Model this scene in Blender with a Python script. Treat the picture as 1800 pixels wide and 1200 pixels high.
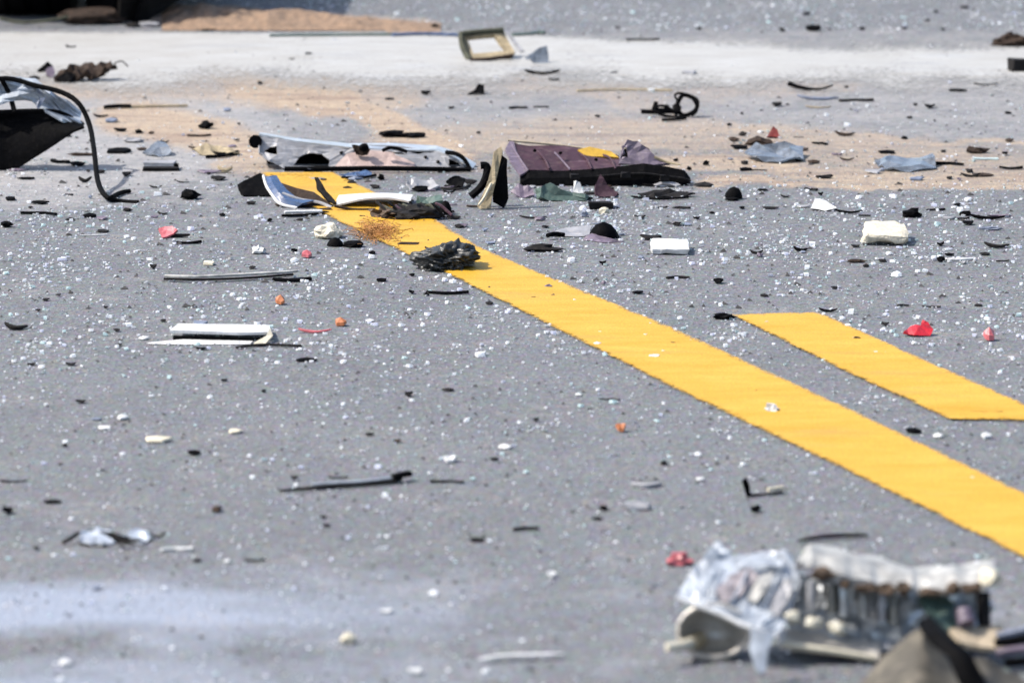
import bpy, bmesh, math, random
import numpy as np
from mathutils import Vector, noise, Matrix

for o in list(bpy.data.objects):
    bpy.data.objects.remove(o)
SC = bpy.context.scene
COL = SC.collection

# ------------------------------------------------------------------ camera
F, CAM_H, HORIZON = 7500.0, 1.05, -700.0          # focal length in photo pixels, eye height, horizon row
PITCH = math.atan((600 - HORIZON) / F)
CP, SP = math.cos(PITCH), math.sin(PITCH)
cam_d = bpy.data.cameras.new('camera')
cam = bpy.data.objects.new('camera', cam_d)
COL.objects.link(cam)
cam.location = (0, 0, CAM_H)
cam.rotation_euler = (math.pi / 2 - PITCH, 0, 0)
cam_d.sensor_width = 36
cam_d.lens = 36 * F / 1800
cam_d.clip_start = 0.1
cam_d.clip_end = 5000
cam_d.dof.use_dof = True
cam_d.dof.focus_distance = 6.9
cam_d.dof.aperture_fstop = 7.5
SC.camera = cam

# ------------------------------------------------------------------ sky, sun, exposure
SUN_EL, SUN_AZ = 50, -92                            # azimuth measured from straight ahead (+Y) towards the right
w = bpy.data.worlds.new('World')
SC.world = w
w.use_nodes = True
nt = w.node_tree
bg = nt.nodes['Background']
sky = nt.nodes.new('ShaderNodeTexSky')
sky.sky_type = 'NISHITA'
sky.sun_disc = False
sky.sun_elevation = math.radians(SUN_EL)
sky.sun_rotation = math.radians(SUN_AZ)
sky.air_density = 1.0
sky.dust_density = 2.5
nt.links.new(sky.outputs[0], bg.inputs[0])
bg.inputs[1].default_value = 0.14
sun_d = bpy.data.lights.new('sun', 'SUN')
sun_d.energy = 3.6
sun_d.angle = math.radians(1.2)
sun_d.color = (1, 0.95, 0.88)
sun = bpy.data.objects.new('sun', sun_d)
COL.objects.link(sun)
a, e = math.radians(SUN_AZ), math.radians(SUN_EL)
sun.rotation_euler = Vector((math.sin(a) * math.cos(e), math.cos(a) * math.cos(e), math.sin(e))).to_track_quat('Z', 'Y').to_euler()
vs = SC.view_settings
SC.display_settings.display_device = 'sRGB'
vs.view_transform = 'Standard'
vs.look = 'None'
vs.gamma = 1
vs.exposure = 1.0
vs.use_curve_mapping = False

# ------------------------------------------------------------------ photo pixel -> place
def ray(px, py):
    u, v = (px - 900) / F, (600 - py) / F
    return Vector((u, CP + v * SP, -SP + v * CP))

def G(px, py, z=0.0):
    d = ray(px, py)
    t = (z - CAM_H) / d.z
    return Vector((d.x * t, d.y * t, z))

def W(px, py, Y):
    d = ray(px, py)
    t = Y / d.y
    return Vector((d.x * t, Y, max(CAM_H + d.z * t, 0.0006)))

def mpp(py):                                      # metres per photo pixel at the ground under row py
    return G(900, py).length and (G(901, py) - G(900, py)).length

# ------------------------------------------------------------------ materials
MATS = {}
def mat(name, col, rough=0.5, metal=0.0, var=0.25, scale=60.0, bump=0.25, dust=0.12, spec=0.5, trans=0.0, scratch=0.0, coat=0.0):
    m = bpy.data.materials.new(name)
    m.use_nodes = True
    t = m.node_tree
    p = t.nodes['Principled BSDF']
    tc = t.nodes.new('ShaderNodeTexCoord')
    n1 = t.nodes.new('ShaderNodeTexNoise')
    n1.inputs['Scale'].default_value = scale
    n1.inputs['Detail'].default_value = 5
    n1.inputs['Roughness'].default_value = 0.65
    t.links.new(tc.outputs['Object'], n1.inputs['Vector'])
    cr = t.nodes.new('ShaderNodeValToRGB')
    cr.color_ramp.elements[0].position = 0.32
    cr.color_ramp.elements[1].position = 0.7
    cr.color_ramp.elements[0].color = (*[c * (1 - var) for c in col], 1)
    cr.color_ramp.elements[1].color = (*[min(c * (1 + var), 0.95) for c in col], 1)
    t.links.new(n1.outputs['Fac'], cr.inputs[0])
    n2 = t.nodes.new('ShaderNodeTexNoise')
    n2.inputs['Scale'].default_value = scale * 2.7
    n2.inputs['Detail'].default_value = 6
    t.links.new(tc.outputs['Object'], n2.inputs['Vector'])
    dr = t.nodes.new('ShaderNodeMapRange')
    dr.inputs[1].default_value = 0.52
    dr.inputs[2].default_value = 0.72
    dr.inputs[4].default_value = dust
    t.links.new(n2.outputs['Fac'], dr.inputs[0])
    mx = t.nodes.new('ShaderNodeMix')
    mx.data_type = 'RGBA'
    t.links.new(dr.outputs[0], mx.inputs[0])
    t.links.new(cr.outputs[0], mx.inputs[6])
    mx.inputs[7].default_value = (0.27, 0.23, 0.18, 1)
    mp = t.nodes.new('ShaderNodeMapping')
    mp.inputs['Scale'].default_value = (14, 40, 190)
    mp.inputs['Rotation'].default_value = (.3, .5, .4)
    t.links.new(tc.outputs['Object'], mp.inputs['Vector'])
    n3 = t.nodes.new('ShaderNodeTexNoise')
    n3.inputs['Scale'].default_value = 1.6
    n3.inputs['Detail'].default_value = 4
    t.links.new(mp.outputs[0], n3.inputs['Vector'])
    sr = t.nodes.new('ShaderNodeMapRange')
    sr.inputs[1].default_value = .60
    sr.inputs[2].default_value = .68
    sr.inputs[4].default_value = scratch
    t.links.new(n3.outputs['Fac'], sr.inputs[0])
    m4 = t.nodes.new('ShaderNodeMix')
    m4.data_type = 'RGBA'
    t.links.new(sr.outputs[0], m4.inputs[0])
    t.links.new(mx.outputs[2], m4.inputs[6])
    m4.inputs[7].default_value = (*[min(c * 2.2 + .03, .7) if max(col) < .3 else c * .45 for c in col], 1)
    t.links.new(m4.outputs[2], p.inputs['Base Color'])
    rr = t.nodes.new('ShaderNodeMapRange')
    rr.inputs[3].default_value = max(rough - 0.12, 0.03)
    rr.inputs[4].default_value = min(rough + 0.18, 1)
    t.links.new(n1.outputs['Fac'], rr.inputs[0])
    t.links.new(rr.outputs[0], p.inputs['Roughness'])
    p.inputs['Metallic'].default_value = metal
    p.inputs['Specular IOR Level'].default_value = spec
    p.inputs['Transmission Weight'].default_value = trans
    p.inputs['Coat Weight'].default_value = coat
    if bump:
        b = t.nodes.new('ShaderNodeBump')
        b.inputs['Strength'].default_value = bump
        b.inputs['Distance'].default_value = 0.003
        t.links.new(n2.outputs['Fac'], b.inputs['Height'])
        t.links.new(b.outputs[0], p.inputs['Normal'])
    MATS[name] = m
    return m

mat('black', (0.0025, 0.0025, 0.003), 0.65, dust=0.012, var=0.6, spec=.03)
mat('rubber', (0.003, 0.003, 0.0035), 0.75, dust=0.012, scale=90, spec=.04)
mat('dark', (0.009, 0.008, 0.008), 0.7, dust=0.04, var=0.5, spec=.12)
mat('brown', (0.026, 0.016, 0.011), 0.85, dust=0.10, var=0.55, scale=90, spec=.2)
mat('olive', (0.050, 0.052, 0.034), 0.7, dust=0.2, var=0.5, spec=.25)
mat('greymetal', (0.24, 0.24, 0.25), 0.5, 0.1, var=0.22, scale=45, dust=0.3, scratch=0.55)
mat('silver', (0.52, 0.54, 0.56), 0.3, 0.6, var=0.25, scale=35, dust=0.15, scratch=0.55)
mat('bluegrey', (0.13, 0.15, 0.20), 0.45, var=0.35, dust=0.2)
mat('white', (0.50, 0.50, 0.49), 0.5, var=0.22, dust=0.15, scratch=0.55)
mat('cream', (0.47, 0.43, 0.33), 0.7, var=0.16, dust=0.15, scale=120)
mat('foam', (0.50, 0.455, 0.36), 0.9, var=0.25, scale=90, bump=0.6, dust=0.4)
mat('red', (0.42, 0.010, 0.016), 0.25, var=0.3, dust=0.04, coat=0.5)
mat('pink', (0.42, 0.10, 0.11), 0.4, var=0.3, dust=0.1)
mat('orange', (0.34, 0.11, 0.035), 0.5, var=0.3, dust=0.1)
mat('rust', (0.27, 0.12, 0.030), 0.9, var=0.4, dust=0.15)
mat('purple', (0.042, 0.020, 0.029), 0.6, var=0.4, scale=35, dust=0.12, spec=.2, scratch=0.55)
mat('purplelight', (0.105, 0.08, 0.11), 0.55, var=0.3, scale=40, dust=0.25, scratch=0.55)
mat('tan', (0.25, 0.20, 0.12), 0.7, var=0.35, dust=0.2, scale=80, scratch=0.55)
mat('sandplastic', (0.33, 0.27, 0.19), 0.7, var=0.3, dust=0.2)
mat('bluepaint', (0.018, 0.045, 0.11), 0.25, var=0.3, dust=0.1, coat=0.6, scratch=0.55)
mat('green', (0.05, 0.085, 0.07), 0.5, var=0.3)
mat('yellowplastic', (0.42, 0.25, 0.02), 0.4, var=0.2)
mat('clearsheet', (0.21, 0.24, 0.28), 0.14, var=0.5, dust=0.3, trans=0.5, scale=55)
mat('lens', (0.46, 0.50, 0.55), 0.16, var=0.35, dust=0.2, trans=0.35, scale=40)
mat('pinkgrey', (0.23, 0.205, 0.215), 0.4, var=0.4, dust=0.3, scale=60)
mat('dirtywhite', (0.31, 0.305, 0.285), 0.4, var=0.45, dust=0.35, scale=45, scratch=0.55)
mat('reflector', (0.60, 0.56, 0.50), 0.3, 0.45, var=0.3, dust=0.25, scale=35)
mat('bulb', (0.46, 0.43, 0.34), 0.2, var=0.1, dust=0.05, bump=0, coat=0.5)
mat('softbrown', (0.062, 0.055, 0.042), 0.8, var=0.8, scale=25, dust=0.2)
mat('housegrey', (0.17, 0.165, 0.145), 0.5, var=0.7, scale=28, dust=0.3)
mat('grime', (0.060, 0.036, 0.020), 0.85, var=.5, dust=.2)
mat('grit', (0.035, 0.033, 0.033), 0.8, var=0.6)
mat('bag', (0.012, 0.013, 0.012), 0.40, var=0.5, dust=0.1, bump=0.4, scale=50)

def crumb_material(name, col):
    m = bpy.data.materials.new(name)
    m.use_nodes = True
    t = m.node_tree
    N, L = t.nodes, t.links
    p = N['Principled BSDF']
    oi = N.new('ShaderNodeNewGeometry')
    cr = N.new('ShaderNodeMapRange')
    cr.inputs[3].default_value = .55
    cr.inputs[4].default_value = 1.12
    L.new(oi.outputs['Random Per Island'], cr.inputs[0])
    mm = N.new('ShaderNodeVectorMath'); mm.operation = 'SCALE'
    mm.inputs[0].default_value = col
    L.new(cr.outputs[0], mm.inputs['Scale'])
    L.new(mm.outputs[0], p.inputs['Base Color'])
    p.inputs['Roughness'].default_value = .16
    tl = N.new('ShaderNodeBsdfTranslucent')
    L.new(mm.outputs[0], tl.inputs[0])
    tp = N.new('ShaderNodeBsdfTransparent')
    a = N.new('ShaderNodeMixShader'); a.inputs[0].default_value = .42
    L.new(p.outputs[0], a.inputs[1]); L.new(tl.outputs[0], a.inputs[2])
    b = N.new('ShaderNodeMixShader'); b.inputs[0].default_value = .22
    L.new(a.outputs[0], b.inputs[1]); L.new(tp.outputs[0], b.inputs[2])
    L.new(b.outputs[0], N['Material Output'].inputs['Surface'])
    MATS[name] = m
crumb_material('crumb', (.84, .85, .86))
crumb_material('crumbteal', (.62, .74, .74))
crumb_material('crumbblue', (.70, .71, .80))

def road_material():
    m = bpy.data.materials.new('asphalt')
    m.use_nodes = True
    t = m.node_tree
    N, L = t.nodes, t.links
    p = N['Principled BSDF']
    tc = N.new('ShaderNodeTexCoord')
    def nz(scale, detail=4, rough=0.6):
        n = N.new('ShaderNodeTexNoise')
        n.inputs['Scale'].default_value = scale
        n.inputs['Detail'].default_value = detail
        n.inputs['Roughness'].default_value = rough
        L.new(tc.outputs['Object'], n.inputs['Vector'])
        return n
    def mr(src, a, b, c, d):
        n = N.new('ShaderNodeMapRange')
        for i, v in enumerate((a, b, c, d)):
            n.inputs[i + 1].default_value = v
        L.new(src, n.inputs[0])
        return n.outputs[0]
    def mix(f, A, B, mode='MIX'):
        n = N.new('ShaderNodeMix')
        n.data_type = 'RGBA'
        n.blend_type = mode
        for k, v in ((0, f), (6, A), (7, B)):
            if isinstance(v, (int, float)):
                n.inputs[k].default_value = v
            elif isinstance(v, tuple):
                n.inputs[k].default_value = (*v, 1)
            else:
                L.new(v, n.inputs[k])
        return n.outputs[2]
    v = N.new('ShaderNodeTexVoronoi')                # aggregate stones a few mm across, each its own tint
    v.inputs['Scale'].default_value = 150
    L.new(tc.outputs['Object'], v.inputs['Vector'])
    stone = N.new('ShaderNodeHueSaturation')
    stone.inputs['Saturation'].default_value = 0.42
    L.new(v.outputs['Color'], stone.inputs['Color'])
    base = mix(mr(nz(3, 5).outputs['Fac'], .3, .7, 0, 1), (0.081, 0.085, 0.091), (0.113, 0.117, 0.122))
    base = mix(mr(nz(55, 3).outputs['Fac'], .35, .65, 0, 1), base, (0.096, 0.101, 0.108))
    st = mix(0.5, stone.outputs[0], (0.5, 0.5, 0.5))
    st2 = mix(1.0, st, (2.0, 2.0, 2.0), 'MULTIPLY')
    base = mix(0.72, base, mix(1.0, base, st2, 'MULTIPLY'))
    fine = mr(nz(420, 2, .7).outputs['Fac'], .3, .7, .56, 1.46)
    cf = N.new('ShaderNodeCombineColor')
    for i in range(3):
        L.new(fine, cf.inputs[i])
    base = mix(1.0, base, cf.outputs[0], 'MULTIPLY')
    def attr(name):
        n = N.new('ShaderNodeAttribute')
        n.attribute_name = name
        return n.outputs['Fac']
    def grained(name, scale, soft):
        # a mask blended into the road colour: thin parts break up into grains
        nn = nz(scale, 6, .7).outputs['Fac']
        s = N.new('ShaderNodeMath'); s.operation = 'ADD'
        L.new(attr(name), s.inputs[0])
        k = mr(nn, .25, .75, -soft, soft)
        slow = mr(nz(7, 5, .6).outputs['Fac'], .3, .7, -.22, .16)
        k2 = N.new('ShaderNodeMath'); k2.operation = 'ADD'
        L.new(k, k2.inputs[0]); L.new(slow, k2.inputs[1])
        L.new(k2.outputs[0], s.inputs[1])
        return mr(s.outputs[0], .10, 1.05, 0, 1)
    sandc = mix(mr(nz(30, 4).outputs['Fac'], .35, .65, 0, 1), (0.235, 0.178, 0.135), (0.325, 0.258, 0.182))
    smp = N.new('ShaderNodeMapping')
    smp.inputs['Scale'].default_value = (1.6, 7, 1)
    L.new(tc.outputs['Object'], smp.inputs['Vector'])
    sn = N.new('ShaderNodeTexNoise')
    sn.inputs['Scale'].default_value = 2.2
    sn.inputs['Detail'].default_value = 6
    L.new(smp.outputs[0], sn.inputs['Vector'])
    sandc = mix(mr(sn.outputs['Fac'], .50, .68, 0, .75), sandc, (0.17, 0.118, 0.092))
    sandc = mix(1.0, sandc, cf.outputs[0], 'MULTIPLY')
    c = mix(grained('dust', 40, .45), base, (0.262, 0.255, 0.252))
    c = mix(grained('glare', 25, .25), c, (0.205, 0.232, 0.285))  # pale blue sky glare mixed into the asphalt colour
    c = mix(grained('sand', 85, .62), c, sandc)
    L.new(c, p.inputs['Base Color'])
    p.inputs['Roughness'].default_value = 0.82
    p.inputs['Specular IOR Level'].default_value = 0.3
    b = N.new('ShaderNodeBump')
    b.inputs['Strength'].default_value = 0.55
    b.inputs['Distance'].default_value = 0.003
    h = N.new('ShaderNodeMath'); h.operation = 'ADD'
    L.new(v.outputs['Distance'], h.inputs[0])
    L.new(nz(260, 3).outputs['Fac'], h.inputs[1])
    L.new(h.outputs[0], b.inputs['Height'])
    L.new(b.outputs[0], p.inputs['Normal'])
    return m

def paint_material(name, c1, c2, attr_name, wear_scale, soft, rough=0.6, scuff=(0.33, 0.17, 0.05)):
    m = bpy.data.materials.new(name)
    m.use_nodes = True
    t = m.node_tree
    N, L = t.nodes, t.links
    p = N['Principled BSDF']
    out = N['Material Output']
    tc = N.new('ShaderNodeTexCoord')
    def nz(scale, detail=4, rough=0.6):
        n = N.new('ShaderNodeTexNoise')
        n.inputs['Scale'].default_value = scale
        n.inputs['Detail'].default_value = detail
        n.inputs['Roughness'].default_value = rough
        L.new(tc.outputs['Object'], n.inputs['Vector'])
        return n.outputs['Fac']
    def mr(src, a, b, c, d):
        n = N.new('ShaderNodeMapRange')
        for i, v in enumerate((a, b, c, d)):
            n.inputs[i + 1].default_value = v
        L.new(src, n.inputs[0])
        return n.outputs[0]
    mx = N.new('ShaderNodeMix'); mx.data_type = 'RGBA'
    pm = N.new('ShaderNodeMapping')
    pm.inputs['Scale'].default_value = (.3, 1, 1)
    pm.inputs['Rotation'].default_value = (0, 0, .06)
    L.new(tc.outputs['Object'], pm.inputs['Vector'])
    def snz(scale, detail=6):
        n = N.new('ShaderNodeTexNoise')
        n.inputs['Scale'].default_value = scale
        n.inputs['Detail'].default_value = detail
        n.inputs['Roughness'].default_value = .7
        L.new(pm.outputs[0], n.inputs['Vector'])
        return n.outputs['Fac']
    L.new(mr(snz(22), .3, .7, 0, 1), mx.inputs[0])
    mx.inputs[6].default_value = (*c1, 1)
    mx.inputs[7].default_value = (*c2, 1)
    fine = mr(nz(330, 3, .7), .3, .7, .70, 1.3)
    cf = N.new('ShaderNodeCombineColor')
    for i in range(3):
        L.new(fine, cf.inputs[i])
    m0 = N.new('ShaderNodeMix'); m0.data_type = 'RGBA'
    L.new(mr(snz(8, 7), .55, .70, 0, .55), m0.inputs[0])
    L.new(mx.outputs[2], m0.inputs[6]); m0.inputs[7].default_value = (*scuff, 1)
    m2 = N.new('ShaderNodeMix'); m2.data_type = 'RGBA'; m2.blend_type = 'MULTIPLY'
    m2.inputs[0].default_value = 1
    L.new(m0.outputs[2], m2.inputs[6]); L.new(cf.outputs[0], m2.inputs[7])
    # grime specks
    m3 = N.new('ShaderNodeMix'); m3.data_type = 'RGBA'
    L.new(mr(nz(75, 7, .8), .60, .74, 0, .6), m3.inputs[0])
    L.new(m2.outputs[2], m3.inputs[6]); m3.inputs[7].default_value = (0.10, 0.08, 0.06, 1)
    L.new(m3.outputs[2], p.inputs['Base Color'])
    p.inputs['Roughness'].default_value = rough
    p.inputs['Specular IOR Level'].default_value = 0.3
    b = N.new('ShaderNodeBump')
    b.inputs['Strength'].default_value = 0.35
    b.inputs['Distance'].default_value = 0.002
    L.new(nz(200, 4), b.inputs['Height'])
    L.new(b.outputs[0], p.inputs['Normal'])
    at = N.new('ShaderNodeAttribute'); at.attribute_name = attr_name
    s = N.new('ShaderNodeMath'); s.operation = 'ADD'
    L.new(at.outputs['Fac'], s.inputs[0])
    L.new(mr(nz(wear_scale, 7, .75), .25, .75, -soft, soft), s.inputs[1])
    tr = N.new('ShaderNodeBsdfTransparent')
    ms = N.new('ShaderNodeMixShader')
    L.new(mr(s.outputs[0], .30, .72, 0, 1), ms.inputs[0])
    L.new(tr.outputs[0], ms.inputs[1]); L.new(p.outputs[0], ms.inputs[2])
    L.new(ms.outputs[0], out.inputs['Surface'])
    return m

# ------------------------------------------------------------------ numpy noise
def vnoise(x, y, seed):
    xi, yi = np.floor(x).astype(np.int64), np.floor(y).astype(np.int64)
    xf, yf = x - xi, y - yi
    def h(i, j):
        n = (i * 374761393 + j * 668265263 + seed * 974634777) & 0x7fffffff
        n = ((n ^ (n >> 13)) * 1274126177) & 0x7fffffff
        return ((n ^ (n >> 16)) & 0xffff) / 65535.0
    u, v = xf * xf * (3 - 2 * xf), yf * yf * (3 - 2 * yf)
    return (h(xi, yi) * (1 - u) + h(xi + 1, yi) * u) * (1 - v) + (h(xi, yi + 1) * (1 - u) + h(xi + 1, yi + 1) * u) * v

def fbm(x, y, seed, octv=4):
    s = 0; amp = .5
    for k in range(octv):
        s = s + amp * vnoise(x * 2 ** k, y * 2 ** k, seed + k)
        amp *= .5
    return s / (1 - .5 ** octv) - .5

def pix_of(X, Y):                                    # ground metres -> photo pixels (numpy)
    zc = Y * CP + CAM_H * SP
    vy = (Y * SP - CAM_H * CP) / zc
    return 900 + F * X / zc, 600 - F * vy

def capsule(px, py, pts, r_in, r_out, ys=1.0):
    """1 within r_in photo pixels of the polyline, fading to 0 at r_out (ys stretches rows)."""
    best = np.full(px.shape, 1e9)
    for (x0, y0), (x1, y1) in zip(pts[:-1], pts[1:]):
        dx, dy = x1 - x0, (y1 - y0) * ys
        t = np.clip(((px - x0) * dx + (py - y0) * ys * dy) / max(dx * dx + dy * dy, 1e-6), 0, 1)
        best = np.minimum(best, np.hypot(px - x0 - t * dx, (py - y0) * ys - t * dy))
    k = np.clip((r_out - best) / (r_out - r_in), 0, 1)
    return k * k * (3 - 2 * k)

def tag(o, label=None, cat=None, group=None, kind=None):
    for k, v in (('label', label), ('category', cat), ('group', group), ('kind', kind)):
        if v:
            o[k] = v
    return o

# ------------------------------------------------------------------ road
def build_road():
    fine_x = np.arange(-1.7, 1.7001, 0.010)
    fine_y = np.concatenate([np.arange(3.4, 7.5, 0.012), np.arange(7.5, 12.6, 0.02)])
    gx = 1.7 + np.cumsum(0.02 * 1.35 ** np.arange(36))
    gy1 = 12.6 + np.cumsum(0.04 * 1.35 ** np.arange(36))
    gy0 = 3.4 - np.cumsum(0.04 * 1.35 ** np.arange(26))
    xs = np.concatenate([-gx[::-1], fine_x, gx])
    ys = np.concatenate([gy0[::-1], fine_y, gy1])
    X, Y = np.meshgrid(xs, ys)
    ny, nx = X.shape
    px, py = pix_of(X, np.maximum(Y, 0.5))
    inside = (Y > 2.8) & (Y < 14) & (np.abs(X) < 2.2)
    wob = fbm(X * 9, Y * 3.0, 3) ; wob2 = fbm(X * 30, Y * 8, 9)
    qx, qy = px + 90 * wob + 25 * wob2, py + 34 * fbm(X * 7, Y * 2.4, 21) + 12 * wob2
    S = np.zeros_like(X)
    def sand(pts, a, b, k, ysx=1.0):
        nonlocal S
        S = np.maximum(S, k * capsule(qx, qy, pts, a, b, ysx))
    sand([(215, 205), (330, 225), (430, 262)], 26, 70, 1.1, 1.5)      # trail beside the white band, left
    sand([(-60, 128), (300, 150), (700, 172)], 30, 74, .72, 1.8)
    sand([(700, 150), (1200, 165), (1500, 150)], 14, 60, .40, 2.0)
    sand([(395, 290), (455, 300)], 12, 40, .9, 1.3)
    sand([(400, 135), (520, 165), (610, 190), (690, 232), (800, 262)], 24, 52, 1.2, 1.6)   # diagonal trail
    sand([(150, 140), (400, 140), (640, 150)], 14, 40, .5, 2.0)
    sand([(900, 150), (1080, 165), (1180, 205)], 12, 60, .45, 2.0)
    sand([(700, 250), (1150, 238), (1500, 262), (1900, 300)], 22, 88, .70, 1.7)
    sand([(1150, 290), (1400, 300), (1600, 312), (1900, 318)], 16, 46, .88, 2.0)
    sand([(1225, 322), (1500, 326), (1900, 334)], 5, 22, .95, 2.0)    # drift along the near edge of the spill
    sand([(280, 30), (520, 40), (740, 50)], 14, 40, .7, 2.2)
    sand([(250, 20), (420, 24)], 10, 60, .7, 2.2)
    sand([(0, 90), (300, 110)], 8, 60, .35, 2.0)
    sand([(1180, 232), (1420, 236), (1800, 246)], 4, 20, .8, 2.0)
    sand([(560, 300), (880, 292)], 6, 46, .5, 2.0)
    D = np.zeros_like(X)
    def dust(pts, a, b, k, ysx=1.5):
        nonlocal D
        D = np.maximum(D, k * capsule(qx, qy, pts, a, b, ysx))
    dust([(-100, 290), (120, 285), (420, 235)], 60, 170, .80)
    dust([(60, 170), (400, 180)], 50, 150, .8)
    dust([(420, 190), (760, 185), (1200, 185), (1900, 190)], 30, 190, .52)
    dust([(-60, 135), (400, 150), (900, 150), (1900, 165)], 26, 60, .62, 2)
    dust([(300, 330), (520, 340)], 10, 80, .3)
    dust([(-100, 72), (900, 70), (1900, 62)], 20, 50, .35, 2)
    GLARE = 1.0 * capsule(qx, py + 20 * wob, [(-300, 1064), (250, 1066), (520, 1078), (760, 1085)], 26, 105, 1.5)  # mask of the bluish ground glare that is painted on the road
    GLARE = np.maximum(GLARE, .72 * capsule(qx, py, [(-300, 1250), (300, 1225), (1100, 1220)], 40, 110, 1.0))
    GLARE = np.maximum(GLARE, .62 * capsule(qx, py, [(300, 1085), (700, 1070), (1700, 1080)], 30, 130, 1.0))
    GLARE = GLARE * np.clip(1.25 - px / 1000, .30, 1.15) * (1 + .8 * fbm(X * .8, Y * 22, 41))
    for A in (S, D, GLARE):
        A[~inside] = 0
    Z = 0.0012 * fbm(X * 16, Y * 16, 5, 3) * (np.abs(X) < 1.8) * (Y > 3) * (Y < 13) - 0.0006
    co = np.stack([X, Y, Z], -1).reshape(-1, 3)
    i = np.arange(ny * nx).reshape(ny, nx)
    q = np.stack([i[:-1, :-1], i[:-1, 1:], i[1:, 1:], i[1:, :-1]], -1).reshape(-1, 4)
    me = bpy.data.meshes.new('road')
    me.vertices.add(len(co)); me.vertices.foreach_set('co', co.ravel())
    me.loops.add(q.size); me.loops.foreach_set('vertex_index', q.ravel())
    me.polygons.add(len(q)); me.polygons.foreach_set('loop_start', np.arange(0, q.size, 4))
    me.polygons.foreach_set('use_smooth', np.ones(len(q), dtype=bool))
    me.update(calc_edges=True)
    for nm, A in (('sand', S), ('dust', D), ('glare', GLARE)):
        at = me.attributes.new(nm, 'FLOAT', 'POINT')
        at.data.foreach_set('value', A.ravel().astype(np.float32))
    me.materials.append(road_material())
    o = bpy.data.objects.new('road', me)
    COL.objects.link(o)
    tag(o, 'grey asphalt road strewn with sand dust and crash debris', kind='structure')
build_road()

def marking(name, left, right, m, wear, nu=24, label=None, z=0.0026, dv=0.02):
    """A painted stripe between two photo-pixel polylines of equal length."""
    L_, R_ = [G(*p) for p in left], [G(*p) for p in right]
    rows = []
    for k in range(len(L_) - 1):
        n = max(2, int((L_[k + 1] - L_[k]).length / dv))
        for j in range(n + (k == len(L_) - 2)):
            rows.append((L_[k].lerp(L_[k + 1], j / n), R_[k].lerp(R_[k + 1], j / n)))
    vs_, fs, at = [], [], []
    for r, (A, B) in enumerate(rows):
        for c in range(nu + 1):
            u = c / nu
            P = A.lerp(B, u)
            vs_.append((P.x, P.y, z))
            at.append(wear(u, r / (len(rows) - 1), P))
    for r in range(len(rows) - 1):
        for c in range(nu):
            i = r * (nu + 1) + c
            fs.append((i, i + 1, i + nu + 2, i + nu + 1))
    me = bpy.data.meshes.new(name)
    me.from_pydata(vs_, [], fs)
    a_ = me.attributes.new('wear', 'FLOAT', 'POINT')
    a_.data.foreach_set('value', np.array(at, dtype=np.float32))
    me.materials.append(m)
    o = bpy.data.objects.new(name, me)
    COL.objects.link(o)
    if o.data.polygons[0].normal.z < 0:
        o.data.flip_normals()
    tag(o, label, kind='structure')
    return o

YP = paint_material('yellow_paint', (0.40, 0.208, 0.005), (0.46, 0.285, 0.035), 'wear', 110, .44)
WP = paint_material('white_paint', (0.26, 0.248, 0.222), (0.35, 0.35, 0.345), 'wear', 70, .55, scuff=(0.21, 0.22, 0.235))

def ywear(u, v, P):
    e_ = min(u, 1 - u)
    return 0.36 + min(e_ * 7, .6) + .14 * noise.noise(P * 14) + .2 * noise.noise(P * 60) * (e_ < .12)
def ywear_long(u, v, P):
    return ywear(u, v, P) - .25 * max(0, .05 - v) / .05
marking('yellow_lane_line', [(455, 305), (470, 318), (580, 384), (780, 480), (1180, 683), (1500, 835), (1800, 983), (2100, 1130), (2500, 1330)],
        [(590, 305), (640, 330), (760, 385), (850, 440), (1180, 577), (1500, 724), (1800, 868), (2100, 1012), (2500, 1205)], YP, ywear_long,
        label='long yellow lane line running from the wreckage to the lower right')
def ywear2(u, v, P):
    e_ = min(u, 1 - u, v * 6, (1 - v) * 6)
    return 0.36 + min(e_ * 7, .6) + .14 * noise.noise(P * 14) + .2 * noise.noise(P * 60) * (e_ < .12)
marking('yellow_lane_line', [(1285, 555), (1470, 648), (1665, 738), (1668, 739)], [(1440, 551), (1620, 632), (1800, 712), (1876, 744)], YP, ywear2,
        label='short yellow lane dash beside the long yellow line')
def wwear(u, v, P):
    # near edge (v=0) worn to nothing, far edge fairly crisp on the left, faded on the right
    px = 900 + F * P.x / (P.y * CP + CAM_H * SP)
    near = min(1, v / .55)
    far = min(1, (1 - v) / (.10 + .26 * max(0, min(1, (px - 900) / 500))))
    n = noise.noise(Vector((P.x * 3, P.y * 1.3, 2))) * .35 + noise.noise(Vector((P.x * 11, P.y * 4, 5))) * .22
    return -.30 + 1.25 * min(near ** .9, far) + n * .8
marking('white_road_marking', [(-400, 205), (-400, 120), (-400, 50)], [(2200, 205), (2200, 122), (2200, 56)], WP, wwear, nu=150,
        label='broad worn white painted band across the road', dv=0.015)

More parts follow.
